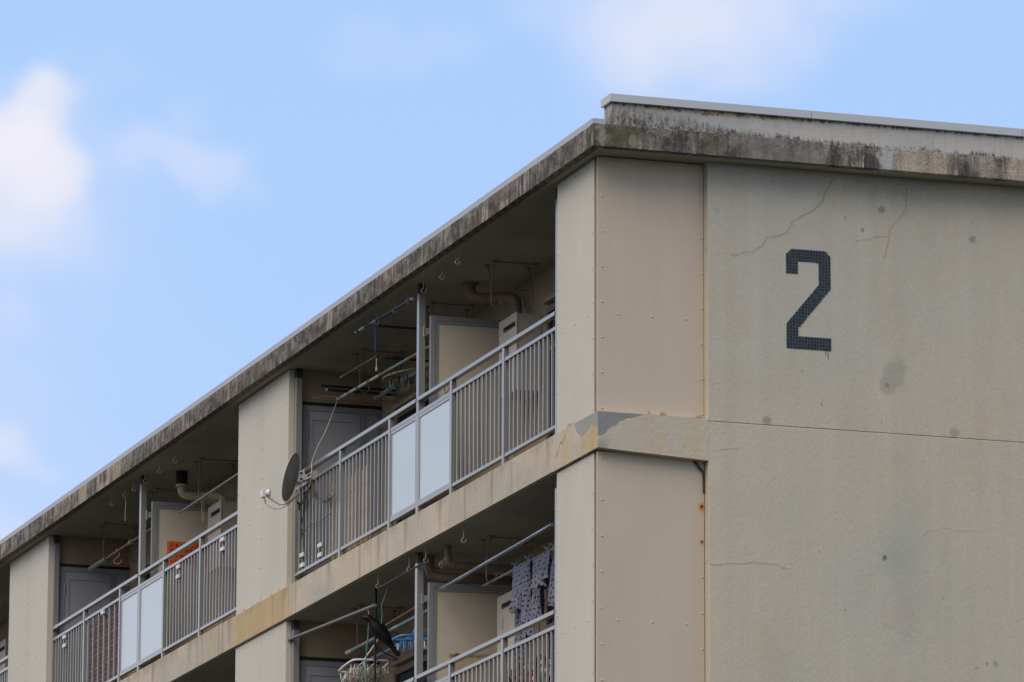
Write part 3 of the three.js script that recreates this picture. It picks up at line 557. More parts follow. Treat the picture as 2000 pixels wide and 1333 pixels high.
// the number on the end wall, laid in small dark mosaic tiles
{
  const OUT = [[1.79, 1.879], [2.098, 1.881], [2.149, 1.83], [2.15, 1.542], [1.858, 1.185], [1.843, 1.185], [1.843, 1.103], [2.151, 1.104], [2.15, 0.99], [1.736, 0.988], [1.737, 1.21], [2.04, 1.574], [2.039, 1.753], [2.013, 1.773], [1.846, 1.77], [1.843, 1.659], [1.736, 1.657], [1.734, 1.829]];
  const num = sub(bld, 'house_number');
  const grout = std({ color: rgb(114, 118, 122), roughness: 0.9 });
  add(num, 'grout_bed', prism(OUT, -0.004, 0.003), grout);
  const tones = [[26, 29, 34], [20, 23, 27], [32, 35, 40], [16, 18, 22], [42, 46, 51], [28, 33, 40]].map((c, i) => std({ color: rgb(...c), roughness: 0.4 + 0.06 * i }));
  const clip = (poly, f) => { const o = []; for (let i = 0; i < poly.length; i++) { const a = poly[i], b = poly[(i + 1) % poly.length], fa = f(a), fb = f(b); if (fa >= 0) o.push(a); if (fa * fb < 0) { const t = fa / (fa - fb); o.push([a[0] + (b[0] - a[0]) * t, a[1] + (b[1] - a[1]) * t]); } } return o; };
  const P = 0.0277, G = 0.0024;
  for (let j = 0; j < 34; j++) for (let i = 0; i < 16; i++) {
    const x0 = 1.735 + i * P + G, x1 = x0 + P - 2 * G, y0 = 0.989 + j * P + G, y1 = y0 + P - 2 * G;
    let q = OUT; for (const f of [(p) => p[0] - x0, (p) => x1 - p[0], (p) => p[1] - y0, (p) => y1 - p[1]]) { q = clip(q, f); if (q.length < 3) break; }
    if (q.length < 3) continue;
    let ar = 0; for (let k = 0; k < q.length; k++) { const a = q[k], b = q[(k + 1) % q.length]; ar += a[0] * b[1] - b[0] * a[1]; }
    if (Math.abs(ar) / 2 < 0.00013) continue;
    q = q.filter((a, k) => Math.hypot(a[0] - q[(k + 1) % q.length][0], a[1] - q[(k + 1) % q.length][1]) > 0.0004); if (q.length < 3) continue;
    const d = 0.0055 + 0.001 * hash(i, j, 9), s = new THREE.Shape(q.map(([a, b]) => new THREE.Vector2(a, b)));
    const g = new THREE.ExtrudeGeometry(s, { depth: d - 0.0025, bevelEnabled: false }); g.translate(0, 0, 0.0025);
    add(num, 'tile', g, tones[Math.floor(hash(i, j, 4) * tones.length)]);
  }
  add(num, 'drip_stain', [bx(2.098, 2.1015, 0.95, 0.988, 0.0005, 0.0025), bx(2.12, 2.124, 0.925, 0.988, 0.0005, 0.0025), bx(2.1205, 2.123, 0.912, 0.925, 0.0005, 0.002)], M.black);
}

// ---------------------------------------------------------------- water heaters
function heater(x, z0, z1, top, label) {
  const h = thing('water_heater', label, 'water heater', [x, top - 0.75, (z0 + z1) / 2], 'gas water heaters on the balcony walls'), b = top - 0.75;
  add(h, 'casing', bx(x + 0.016, 1.017, b, top - 0.012, z0 + 0.006, z1 - 0.006, 0.006), M.heater);
  const slotY = top - 0.11, sl = z0 + (z1 - z0) * 0.3, sr = z1 - (z1 - z0) * 0.08;
  add(h, 'front_cover', [bx(x, x + 0.015, slotY + 0.02, top, z0, z1, 0.004), bx(x, x + 0.015, b, slotY - 0.02, z0, z1, 0.004), bx(x, x + 0.015, slotY - 0.02, slotY + 0.02, z0, sl, 0.002), bx(x, x + 0.015, slotY - 0.02, slotY + 0.02, sr, z1, 0.002)], M.heater);
  add(h, 'exhaust_slot', [bx(x + 0.008, x + 0.0155, slotY - 0.02, slotY + 0.02, sl, sr)], M.black);
  add(h, 'slot_rim', [bx(x - 0.006, x + 0.004, slotY + 0.014, slotY + 0.026, sl - 0.01, sr + 0.01, 0.004), bx(x - 0.006, x + 0.004, slotY - 0.026, slotY - 0.014, sl - 0.01, sr + 0.01, 0.004), bx(x - 0.006, x + 0.004, slotY - 0.014, slotY + 0.014, sl - 0.01, sl), bx(x - 0.006, x + 0.004, slotY - 0.014, slotY + 0.014, sr, sr + 0.01)], M.slotRim);
  add(h, 'rating_label', bx(x - 0.001, x + 0.001, top - 0.34, top - 0.22, z0 + 0.16, z0 + 0.19), M.galv);
  return h;
}
heater(0.765, -5.1, -4.57, 2.185, 'beige gas water heater on the top balcony nearest the end wall');
heater(0.765, -5.12, -4.6, -0.46, 'beige gas water heater behind the hanging polka dot pyjamas');
heater(0.75, -15.55, -15.0, 2.19, 'beige gas water heater beside the partition with the orange notice');
heater(0.76, -25.95, -25.4, 2.19, 'beige gas water heater on the balcony beyond the farthest pillar');

// ---------------------------------------------------------------- satellite dish clamped to the railing
{
  const C = V(-0.085, 1.372, -9.25), n = V(-0.84, 0.25, -0.47).normalize();
  const d = thing('satellite_dish', 'grey satellite dish clamped to the balcony railing, its back turned outwards', 'satellite dish', [0.09, 1.3, -9.05]);
  const prof = []; for (let i = 0; i <= 10; i++) { const r = 0.245 * i / 10; prof.push(new THREE.Vector2(Math.max(r, 0.0005), 0.62 * r * r)); }
  prof.push(new THREE.Vector2(0.25, 0.038), new THREE.Vector2(0.251, 0.033)); for (let i = 10; i >= 0; i--) { const r = 0.245 * i / 10; prof.push(new THREE.Vector2(Math.max(r, 0.0005), 0.62 * r * r - 0.005)); }
  const q = new THREE.Quaternion().setFromUnitVectors(V(0, 1, 0), n);
  const g = new THREE.LatheGeometry(prof, 40); g.translate(0, -0.03, 0); g.applyQuaternion(q); g.translate(C.x, C.y, C.z);
  add(d, 'reflector', g, std({ color: rgb(164, 164, 162), roughness: 0.45, side: THREE.DoubleSide }));
  const grey = std({ color: rgb(186, 184, 176), roughness: 0.5 });
  const rimG = new THREE.TorusGeometry(0.2495, 0.0055, 8, 48); rimG.rotateX(Math.PI / 2); rimG.translate(0, 0.006, 0); rimG.applyQuaternion(q); rimG.translate(C.x, C.y, C.z); add(d, 'rim', rimG, grey);
  const hub = bx(-0.02, 0.035, -0.06, 0.06, -0.045, 0.045, 0.012); hub.rotateZ(-0.25); hub.translate(C.x + 0.075, C.y - 0.01, C.z + 0.06);
  const hb = add(d, 'hub', hub, grey);
  for (const y of [0.03, -0.03]) add(hb, 'bolt', rod([C.x + 0.075, C.y + y, C.z + 0.1], [C.x + 0.075, C.y + y, C.z + 0.112], 0.012, 6), M.black);
  add(d, 'mount_arm', [bx(0.005, 0.09, 1.325, 1.385, -9.19, -9.12, 0.006), bx(0.055, 0.083, 1.315, 1.395, -9.14, -9.0, 0.005), bx(0.05, 0.14, 1.31, 1.4, -9.02, -8.99, 0.004)], grey);
  add(d, 'clamp_bolt', [rod([0.05, 1.375, -9.15], [0.05, 1.372, -8.98], 0.006, 6), rod([0.05, 1.33, -9.15], [0.05, 1.33, -8.98], 0.006, 6)], std({ color: rgb(90, 62, 44), roughness: 0.8 }));
  add(d, 'feed_arm', tube([[0.0, 1.3, -9.17], [-0.04, 1.19, -9.2], [-0.09, 1.13, -9.24], [-0.15, 1.1, -9.3], [-0.2, 1.115, -9.33], [-0.27, 1.16, -9.35], [-0.315, 1.19, -9.36]], 0.012, 40, 8), grey);
  const lnb = add(d, 'converter', [bx(-0.365, -0.325, 1.165, 1.25, -9.4, -9.33, 0.008), rod([-0.33, 1.215, -9.365], [-0.28, 1.215, -9.335], 0.03, 16, 0.036), rod([-0.335, 1.17, -9.365], [-0.325, 1.14, -9.365], 0.012, 8)], M.white);
  add(lnb, 'connector', rod([-0.33, 1.16, -9.365], [-0.315, 1.1, -9.36], 0.007, 8, 0.004), M.black);
  add(d, 'cable', tube([[-0.318, 1.12, -9.36], [-0.3, 1.08, -9.34], [-0.22, 1.05, -9.31], [-0.14, 1.07, -9.3], [-0.06, 1.14, -9.28], [0.02, 1.21, -9.22], [0.05, 1.25, -9.05], [0.045, 1.305, -8.985], [0.05, 1.4, -8.97], [0.062, 1.49, -9.01], [0.12, 1.66, -9.0], [0.2, 1.8, -9.04], [0.3, 2.01, -9.13], [0.42, 2.21, -9.34]], 0.005, 90, 6), std({ color: rgb(190, 180, 158), roughness: 0.6 }));
}

// ---------------------------------------------------------------- laundry poles and gear
const zinc = std({ map: mkTex(256, 64, [0, 1, 0, 1], (x, y) => mixc([168, 176, 182], [92, 104, 114], sm(0.45, 0.65, fbm(x * 26, y * 9, 3, 170)))), metalness: 0.5, roughness: 0.4 });
const navy = std({ color: rgb(52, 66, 92), roughness: 0.5 }), paleSteel = std({ color: rgb(190, 192, 186), roughness: 0.5 }), teal = std({ color: rgb(130, 156, 156), roughness: 0.55 });
const brownPole = std({ color: rgb(150, 112, 82), roughness: 0.6 }), darkPole = std({ color: rgb(46, 40, 38), roughness: 0.7 }), bamboo = std({ color: rgb(146, 128, 92), roughness: 0.7 });
function pole(label, a, b, r, mat, bands = [], cap) {
  const p = thing('laundry_pole', label, 'laundry pole', a); const A = V(...a), D = V(...b).sub(A);
  const at = (t) => { const q = A.clone().addScaledVector(D, t); return [q.x, q.y, q.z]; };
  add(p, 'shaft', rod(a, b, r, 12), mat);
  for (const [t0, t1, m, e = 1.06] of bands) add(p, 'sleeve', rod(at(t0), at(t1), r * e, 12), m);
  if (cap) { add(p, 'end_cap', rod(at(-0.006), at(0.012), r * 1.15, 12), cap); add(p, 'end_cap', rod(at(0.988), at(1.006), r * 1.15, 12), cap); }
  return p;
}
pole('shiny zinc laundry pole slung under the lower balcony ceiling', [0.25, -0.388, -5.27], [0.25, -0.326, -1.96], 0.017, zinc);
pole('thin laundry pole that carries the polka dot pyjamas', [0.51, -0.42, -4.75], [0.51, -0.4, -1.5], 0.011, zinc);
pole('navy and grey laundry pole threaded through the ceiling hooks', [0.06, 2.524, -7.48], [0.06, 2.474, -5.62], 0.015, navy, [[0.06, 0.16, paleSteel], [0.28, 0.36, teal], [0.4, 0.5, navy]], paleSteel);
pole('pale laundry pole whose end holds the aerial cable', [0.42, 2.224, -9.33], [0.46, 2.17, -6.0], 0.015, bamboo, [[0, 0.1, paleSteel], [0.13, 0.19, paleSteel], [0.22, 0.3, paleSteel], [0.34, 0.42, paleSteel], [0.52, 0.7, teal]], paleSteel);
pole('slim olive laundry pole in front of the ceiling hanger', [0.38, 2.405, -9.11], [0.38, 2.374, -7.8], 0.009, bamboo, [[0, 0.08, paleSteel]], M.black);
pole('thick grey green laundry pole close to the back wall', [0.83, 2.27, -9.36], [0.83, 2.25, -6.2], 0.024, teal, [[0.02, 0.1, M.galv]]);
pole('black crosswise bar above the closet door, upper of two', [0.2, 2.325, -9.2], [1.0, 2.328, -9.2], 0.014, darkPole);
pole('black crosswise bar above the closet door, lower of two', [0.245, 2.28, -9.16], [1.0, 2.274, -9.16], 0.016, darkPole, [[0, 0.02, paleSteel]]);
pole('thin dark stick lying crosswise just above the closet lintel', [0.13, 2.2, -9.22], [0.7, 2.185, -9.22], 0.006, brownPole);
pole('thin rusty stick crossing below the pale pole', [0.12, 2.155, -8.9], [0.95, 2.14, -8.9], 0.006, brownPole);
pole('black crosswise bar nearest the tall post', [0.3, 2.25, -7.3], [1.0, 2.24, -7.3], 0.012, darkPole);
pole('dark crosswise bar hung under the navy pole', [0.06, 2.44, -6.75], [0.7, 2.435, -6.75], 0.012, darkPole);
pole('grey square bar tied across the lower balcony opening', [0.065, -0.2, -9.82], [0.075, -0.31, -6.8], 0.018, std({ color: rgb(112, 106, 104), roughness: 0.6 }));
pole('dark upright pole standing in the lower balcony opening', [0.295, -2.34, -7.56], [0.31, -0.008, -7.56], 0.013, darkPole);
pole('brown bar hooked to the lower balcony ceiling behind the upright pole', [0.085, -0.155, -6.76], [0.088, -0.14, -5.2], 0.009, std({ color: rgb(84, 60, 52), roughness: 0.7 }));
pole('teal laundry pole over the white pinch hanger', [0.46, -0.424, -9.03], [0.46, -0.413, -6.2], 0.018, teal, [[0, 0.06, paleSteel], [0.55, 0.62, paleSteel]], paleSteel);
pole('pale laundry pole low behind the crow figure', [0.7, -0.48, -9.1], [0.7, -0.47, -6.5], 0.017, teal, [[0, 0.12, paleSteel]]);
pole('brown laundry pole high behind the crow figure', [0.46, -0.345, -7.7], [0.46, -0.31, -6.2], 0.014, brownPole);
pole('grey laundry pole above the orange notice', [0.42, 2.115, -15.5], [0.42, 2.125, -12.0], 0.013, M.galv, [], M.galv);
{
  const p = pole('brown laundry pole with grey foam wrapped round its end', [0.5, 2.192, -19.93], [0.5, 2.2, -15.9], 0.014, brownPole);
  add(p, 'foam_wrap', rod([0.5, 2.192, -19.95], [0.5, 2.193, -19.2], 0.032, 12, 0.026), M.galv); add(p, 'foam_wrap', rod([0.5, 2.196, -18.05], [0.5, 2.196, -17.95], 0.03, 12), teal);
}
function cord(name, label, cat, pts, r, mat) { const t = thing(name, label, cat, pts[0]); add(t, name === 'ribbon' ? 'strip' : 'strand', tube(pts, r, pts.length * 8, 6), mat); return t; }
const green = std({ color: rgb(84, 136, 120), roughness: 0.6 }), twine = std({ color: rgb(186, 164, 136), roughness: 0.9 });
cord('cord', 'green cord running down from the crow figure', 'cord', [[0.19, -0.36, -7.4], [0.186, -0.5, -7.4], [0.177, -0.6, -7.4], [0.168, -0.726, -7.4], [0.172, -1.4, -7.4]], 0.006, green);
cord('cord', 'twisted green cord hanging behind the upright pole', 'cord', [[0.26, -0.05, -6.9], [0.228, -0.12, -6.9], [0.203, -0.197, -6.9], [0.168, -0.299, -6.9], [0.175, -0.37, -6.9], [0.169, -0.47, -6.9]], 0.006, green);
cord('cord', 'pale twine loop knotted over the grey pole above the notice', 'cord', [[0.5, 2.2, -14.9], [0.505, 2.1, -14.9], [0.515, 1.96, -14.9], [0.526, 1.9, -14.9], [0.533, 1.98, -14.9], [0.53, 2.12, -14.9], [0.52, 2.2, -14.9]], 0.007, twine);
cord('cord', 'thin white string dangling from a ceiling hook', 'cord', [[0.064, 2.44, -16.6], [0.07, 2.36, -16.6], [0.064, 2.25, -16.6], [0.07, 2.18, -16.6]], 0.003, paleSteel);
{
  const t = thing('ribbon', 'violet plastic ribbon hanging from the navy pole', 'ribbon', [0.03, 2.18, -6.75]);
  add(t, 'strip', [bx(0.027, 0.042, 2.3, 2.46, -6.752, -6.748), bx(0.029, 0.041, 2.18, 2.3, -6.753, -6.749)], std({ color: rgb(76, 70, 140), roughness: 0.5 }));
  const c = thing('hanging_clip', 'small silver clip dangling below the violet ribbon', 'clip', [0.124, 2.03, -7.0]);
  add(c, 'body', [rod([0.124, 2.17, -7], [0.126, 2.08, -7], 0.004, 6), bx(0.117, 0.134, 2.04, 2.08, -7.008, -6.992, 0.004)], paleSteel);
}
{ // red-brown chain beside the closet door
  const t = thing('chain', 'rusty chain hanging beside the closet door', 'chain', [0.19, 1.5, -9.7]); const g = new THREE.TorusGeometry(0.011, 0.0035, 6, 10); g.scale(0.8, 1.5, 1);
  const m = std({ color: rgb(92, 58, 50), roughness: 0.8 }); for (let i = 0; i < 26; i++) put(t, 'link', g, m, 0.188, 1.5 + i * 0.0265, -9.7, [0, i % 2 ? Math.PI / 2 : 0.2, 0]);
}

{ // things hung beside the tall post
  const t = thing('peg_cluster', 'cluster of white pegs dangling between tall post and partition', 'pegs', [0.22, 1.78, -6.2]);
  for (let i = 0; i < 9; i++) put(t, 'peg', new THREE.BoxGeometry(0.012, 0.085, 0.014), i % 3 ? M.white : M.galv, 0.31 + rr(-0.03, 0.03), 1.95 + (i % 3) * 0.06 + rr(-0.02, 0.02), -6.2 + rr(-0.04, 0.04), [rr(-0.25, 0.25), rr(0, 3), rr(-0.25, 0.25)]);
  add(t, 'string', rod([0.31, 2.06, -6.2], [0.31, 2.17, -6.2], 0.003, 5), twine);
  const y = thing('yellow_tag', 'small yellow tag hanging between tall post and partition', 'tag', [0.32, 2.26, -6.1]);
  add(y, 'body', [bx(0.33, 0.365, 2.22, 2.3, -6.103, -6.097, 0.002), rod([0.347, 2.3, -6.1], [0.347, 2.42, -6.1], 0.002, 5)], std({ color: rgb(184, 142, 52), roughness: 0.7 }));
  const w = thing('wire_loop', 'thin black wire looped under the handrail', 'wire', [0.1, 1.43, -4.5]);
  add(w, 'strand', tube([[0.1, 1.49, -4.3], [0.075, 1.44, -4.32], [0.085, 1.4, -4.4], [0.1, 1.43, -4.46], [0.09, 1.39, -4.52], [0.08, 1.36, -4.6], [0.085, 1.43, -4.66]], 0.003, 50, 5), M.black);
}
// pinch hangers: a rim with many pegs dangling below it
const pegG = mergeGeometries([new THREE.BoxGeometry(0.006, 0.07, 0.012), new THREE.BoxGeometry(0.014, 0.02, 0.01).translate(0, -0.02, 0)].map((g) => g.toNonIndexed()));
function pinchHanger(label, pts, hang, rimMat, pegMats, rimR, cols, rows, drop) {
  const [a, b, c] = pts.map((p) => V(...p)), t = thing('pinch_hanger', label, 'pinch hanger', pts[0]);   // a corner, b and c its neighbours
  const u = b.clone().sub(a), v = c.clone().sub(a), at = (s, q) => a.clone().addScaledVector(u, s).addScaledVector(v, q);
  const rim = []; for (const [s, q] of [[0.06, 0], [0.94, 0], [1, 0.06], [1, 0.94], [0.94, 1], [0.06, 1], [0, 0.94], [0, 0.06]]) { const p = at(s, q); rim.push([p.x, p.y, p.z]); }
  add(t, 'rim', tube(rim, rimR, 80, 8, true), rimMat);
  const bars = []; for (let k = 1; k < 3; k++) { const p = at(k / 3, 0), q = at(k / 3, 1); bars.push(rod([p.x, p.y, p.z], [q.x, q.y, q.z], rimR * 0.6, 6)); }
  add(t, 'crossbar', bars, rimMat);
  const m = at(0.5, 0.5); add(t, 'hook', [tube([[m.x, m.y, m.z], [m.x, m.y + 0.06, m.z], [hang[0], hang[1] - 0.05, hang[2]], [hang[0] - 0.02, hang[1], hang[2]], [hang[0] - 0.05, hang[1] - 0.02, hang[2]]], rimR * 0.7, 40, 6)], rimMat);
  for (let i = 0; i < cols; i++) for (let j = 0; j < rows; j++) { const p = at((i + 0.5) / cols + rr(-0.03, 0.03), (j + 0.5) / rows + rr(-0.03, 0.03)); put(t, 'peg', pegG, pegMats[Math.floor(rnd() * pegMats.length)], p.x, p.y - drop - rr(0, 0.03), p.z, [rr(-0.3, 0.3), rr(0, 3), rr(-0.3, 0.3)]); }
  return t;
}
const clearPeg = [std({ color: rgb(190, 184, 160), roughness: 0.3 }), std({ color: rgb(160, 154, 132), roughness: 0.3 }), std({ color: rgb(208, 206, 194), roughness: 0.3 })];
pinchHanger('white pinch hanger crowded with clear pegs below the crow figure', [[0.1, -0.722, -7.6], [0.475, -0.717, -7.6], [0.08, -0.778, -8.05]], [0.4, -0.41, -7.75], M.white, clearPeg, 0.012, 13, 10, 0.06);
pinchHanger('blue pinch hanger with blue and white pegs behind the tall post', [[0.16, -0.69, -6.2], [0.5, -0.665, -6.2], [0.16, -0.69, -6.5]], [0.42, -0.4, -6.4], std({ color: rgb(66, 132, 196), roughness: 0.4 }), [std({ color: rgb(60, 116, 176), roughness: 0.4 }), std({ color: rgb(70, 140, 200), roughness: 0.4 }), M.white], 0.012, 5, 4, 0.06);
{
  const t = thing('pinch_hanger', 'round cream pinch hanger with dark pegs beside the pale pole', 'pinch hanger', [0.72, 2.1, -8.1]); const pts = [];
  for (let i = 0; i < 18; i++) { const a = i / 18 * Math.PI * 2; pts.push([0.72 + Math.cos(a) * 0.21, 2.24 + 0.04 * Math.cos(a), -8.0 + Math.sin(a) * 0.3]); }
  add(t, 'rim', tube(pts, 0.01, 90, 8, true), std({ color: rgb(206, 184, 152), roughness: 0.5 }));
  const mats = [M.black, std({ color: rgb(120, 104, 90), roughness: 0.4 }), M.galv];
  for (let i = 0; i < 26; i++) { const a = rr(0, 6.28), q = Math.sqrt(rnd()); put(t, 'peg', pegG, mats[i % 3], 0.72 + Math.cos(a) * 0.19 * q, 2.17 + 0.04 * Math.cos(a) * q + rr(-0.02, 0.01), -8 + Math.sin(a) * 0.27 * q, [rr(-0.3, 0.3), rr(0, 3), rr(-0.3, 0.3)]); }
}
{ // violet coat hanger
  const t = thing('clothes_hanger', 'dark violet coat hanger under the teal pole', 'clothes hanger', [0.4, -0.66, -7.9]);
  add(t, 'frame', [tube([[0.2, -0.64, -7.95], [0.38, -0.55, -7.95], [0.42, -0.53, -7.95], [0.46, -0.55, -7.95], [0.66, -0.64, -7.95]], 0.007, 40, 6), rod([0.2, -0.645, -7.95], [0.66, -0.645, -7.95], 0.006, 6)], std({ color: rgb(62, 48, 104), roughness: 0.4 }));
  add(t, 'hook', tube([[0.42, -0.53, -7.95], [0.425, -0.47, -7.95], [0.46, -0.4, -7.95], [0.49, -0.42, -7.95]], 0.004, 24, 6), M.galv);
}
{ // pink S hook
  const t = thing('plastic_hook', 'pink plastic hook on the brown foam ended pole', 'hook', [0.5, 2.06, -18.65]);
  add(t, 'body', tube([[0.5, 2.2, -18.72], [0.5, 2.225, -18.68], [0.51, 2.2, -18.64], [0.52, 2.14, -18.62], [0.48, 2.1, -18.66], [0.47, 2.07, -18.68], [0.51, 2.045, -18.66], [0.55, 2.07, -18.64], [0.555, 2.1, -18.64]], 0.009, 50, 8), std({ color: rgb(190, 110, 120), roughness: 0.5 }));
}

// ---------------------------------------------------------------- washing on the lower line
const dots = mkTex(256, 256, [0, 0.09, 0, 0.09], (x, y) => {
  let d = 1; for (const [a, b] of [[0.0225, 0.0225], [0.0675, 0.0675], [0.068, 0.02], [0.0215, 0.069]]) d = Math.min(d, Math.hypot(x - a - 0.004 * (b > 0.05), y - b));
  const k = 1 + (vn(x * 2600, y * 2600, 180) - 0.5) * 0.08; return mixc([122 * k, 124 * k, 138 * k], [28, 30, 50], sm(0.0112, 0.0094, d));
});
const pyjama = std({ map: dots, roughness: 0.9, side: THREE.DoubleSide });
// a hanging fabric tube: outline half width along z given by profile [y, zmid, halfwidth, halfdepth]
function clothTube(x, prof, folds, phase, amp) {
  const nu = 64, rowsY = []; for (let i = 0; i + 1 < prof.length; i++) for (let k = 0; k < 6; k++) rowsY.push(prof[i].map((v, q) => v + (prof[i + 1][q] - v) * k / 6)); rowsY.push(prof[prof.length - 1]);
  const pos = [], uv = [], idx = [], y0 = rowsY[0][0], y1 = rowsY[rowsY.length - 1][0];
  rowsY.forEach(([y, zm, hw, hd], j) => {
    const t = (y0 - y) / (y0 - y1); let len = 0, px = 0, pz = 0;
    for (let i = 0; i <= nu; i++) {
      const a = i / nu * Math.PI * 2, fold = 2.2 * amp * (0.25 + 0.75 * t) * (Math.sin(Math.cos(a) * folds + phase + t * 1.4 + 0.5 * Math.sin(t * 7 + phase)) + 0.5 * Math.sin(Math.cos(a) * folds * 2.3 + phase * 2));
      const X = x + Math.sin(a) * hd * (0.35 + 0.65 * Math.min(1, t * 3)) + fold, Z = zm + Math.cos(a) * hw; if (i) len += Math.hypot(X - px, Z - pz); px = X; pz = Z;
      pos.push(X, y + 0.03 * Math.sin(Math.cos(a) * folds * 0.8 + phase) * t * t, Z + 0.02 * Math.sin(t * 5 + phase * 2) * t); uv.push(len, y);
    }
  });
  for (let j = 0; j + 1 < rowsY.length; j++) for (let i = 0; i < nu; i++) { const k = j * (nu + 1) + i; idx.push(k, k + nu + 1, k + 1, k + 1, k + nu + 1, k + nu + 2); }
  const g = new THREE.BufferGeometry(); g.setAttribute('position', new THREE.Float32BufferAttribute(pos, 3)); g.setAttribute('uv', new THREE.Float32BufferAttribute(uv, 2)); g.setIndex(idx); g.computeVertexNormals(); return g;
}
function garment(name, label, parts) { const t = thing('hanging_pyjamas', label, 'pyjamas', [0.5, -1.1, -3.5]); for (const [n, ...a] of parts) add(t, n, clothTube(...a), pyjama); return t; }
garment('pyjama_top', 'grey polka dot pyjama top pegged with two turquoise pegs', [['body', 0.49, [[-0.405, -3.53, 0.245, 0.012], [-0.55, -3.52, 0.24, 0.035], [-0.645, -3.5, 0.22, 0.04], [-0.66, -3.5, 0.22, 0.05], [-0.82, -3.56, 0.21, 0.06]], 9, 0.4, 0.013], ['sleeve', 0.47, [[-0.42, -3.33, 0.05, 0.02], [-0.7, -3.32, 0.075, 0.03], [-1.1, -3.31, 0.085, 0.03]], 5, 1.2, 0.01]]);
garment('pyjama_trousers', 'grey polka dot pyjama trousers hanging behind the pyjama top', [['leg', 0.545, [[-0.41, -3.68, 0.09, 0.015], [-0.7, -3.68, 0.1, 0.04], [-1.24, -3.7, 0.08, 0.035]], 6, 0.2, 0.012], ['leg', 0.55, [[-0.41, -3.46, 0.09, 0.015], [-0.6, -3.46, 0.09, 0.04], [-0.9, -3.5, 0.06, 0.03]], 6, 2.2, 0.012]]);
garment('pyjama_top', 'grey polka dot pyjama top pegged with a pink peg', [['body', 0.49, [[-0.415, -2.96, 0.26, 0.012], [-0.55, -2.95, 0.25, 0.035], [-0.7, -2.96, 0.22, 0.05]], 9, 1.4, 0.013], ['sleeve', 0.5, [[-0.43, -3.1, 0.06, 0.02], [-0.7, -3.1, 0.1, 0.03], [-0.97, -3.1, 0.1, 0.03]], 5, 0.3, 0.012]]);
garment('pyjama_trousers', 'grey polka dot pyjama leg hanging nearest the corner pillar', [['leg', 0.53, [[-0.41, -2.62, 0.12, 0.015], [-0.6, -2.64, 0.12, 0.04], [-0.9, -2.66, 0.11, 0.035]], 6, 0.9, 0.012]]);
const pegCols = { turquoise: std({ color: rgb(70, 160, 178), roughness: 0.4 }), pink: std({ color: rgb(140, 92, 98), roughness: 0.4 }), grey: std({ color: rgb(150, 146, 140), roughness: 0.4 }) };
for (const [z, col, where] of [[-3.76, 'turquoise', 'at the left shoulder of the pyjama top'], [-3.38, 'turquoise', 'at the right shoulder of the pyjama top'], [-3.23, 'pink', 'between the two pyjama tops'], [-2.83, 'grey', 'on the second pyjama top'], [-2.66, 'grey', 'on the pyjama leg by the corner pillar']]) {
  const t = thing('clothes_peg', `${col} clothes peg ${where}`, 'clothes peg', [0.5, -0.44, z], 'pegs on the lower washing line');
  for (const s of [-1, 1]) add(t, 'jaw', [rod([0.5 - s * 0.012, -0.44, z + 0.02], [0.5, -0.395, z], 0.007, 6), rod([0.5, -0.395, z], [0.5 + s * 0.03, -0.355 + s * 0.012, z - 0.03 - s * 0.012], 0.007, 6), new THREE.SphereGeometry(0.008, 6, 5).translate(0.5 + s * 0.03, -0.355 + s * 0.012, z - 0.03 - s * 0.012)], pegCols[col]);
}

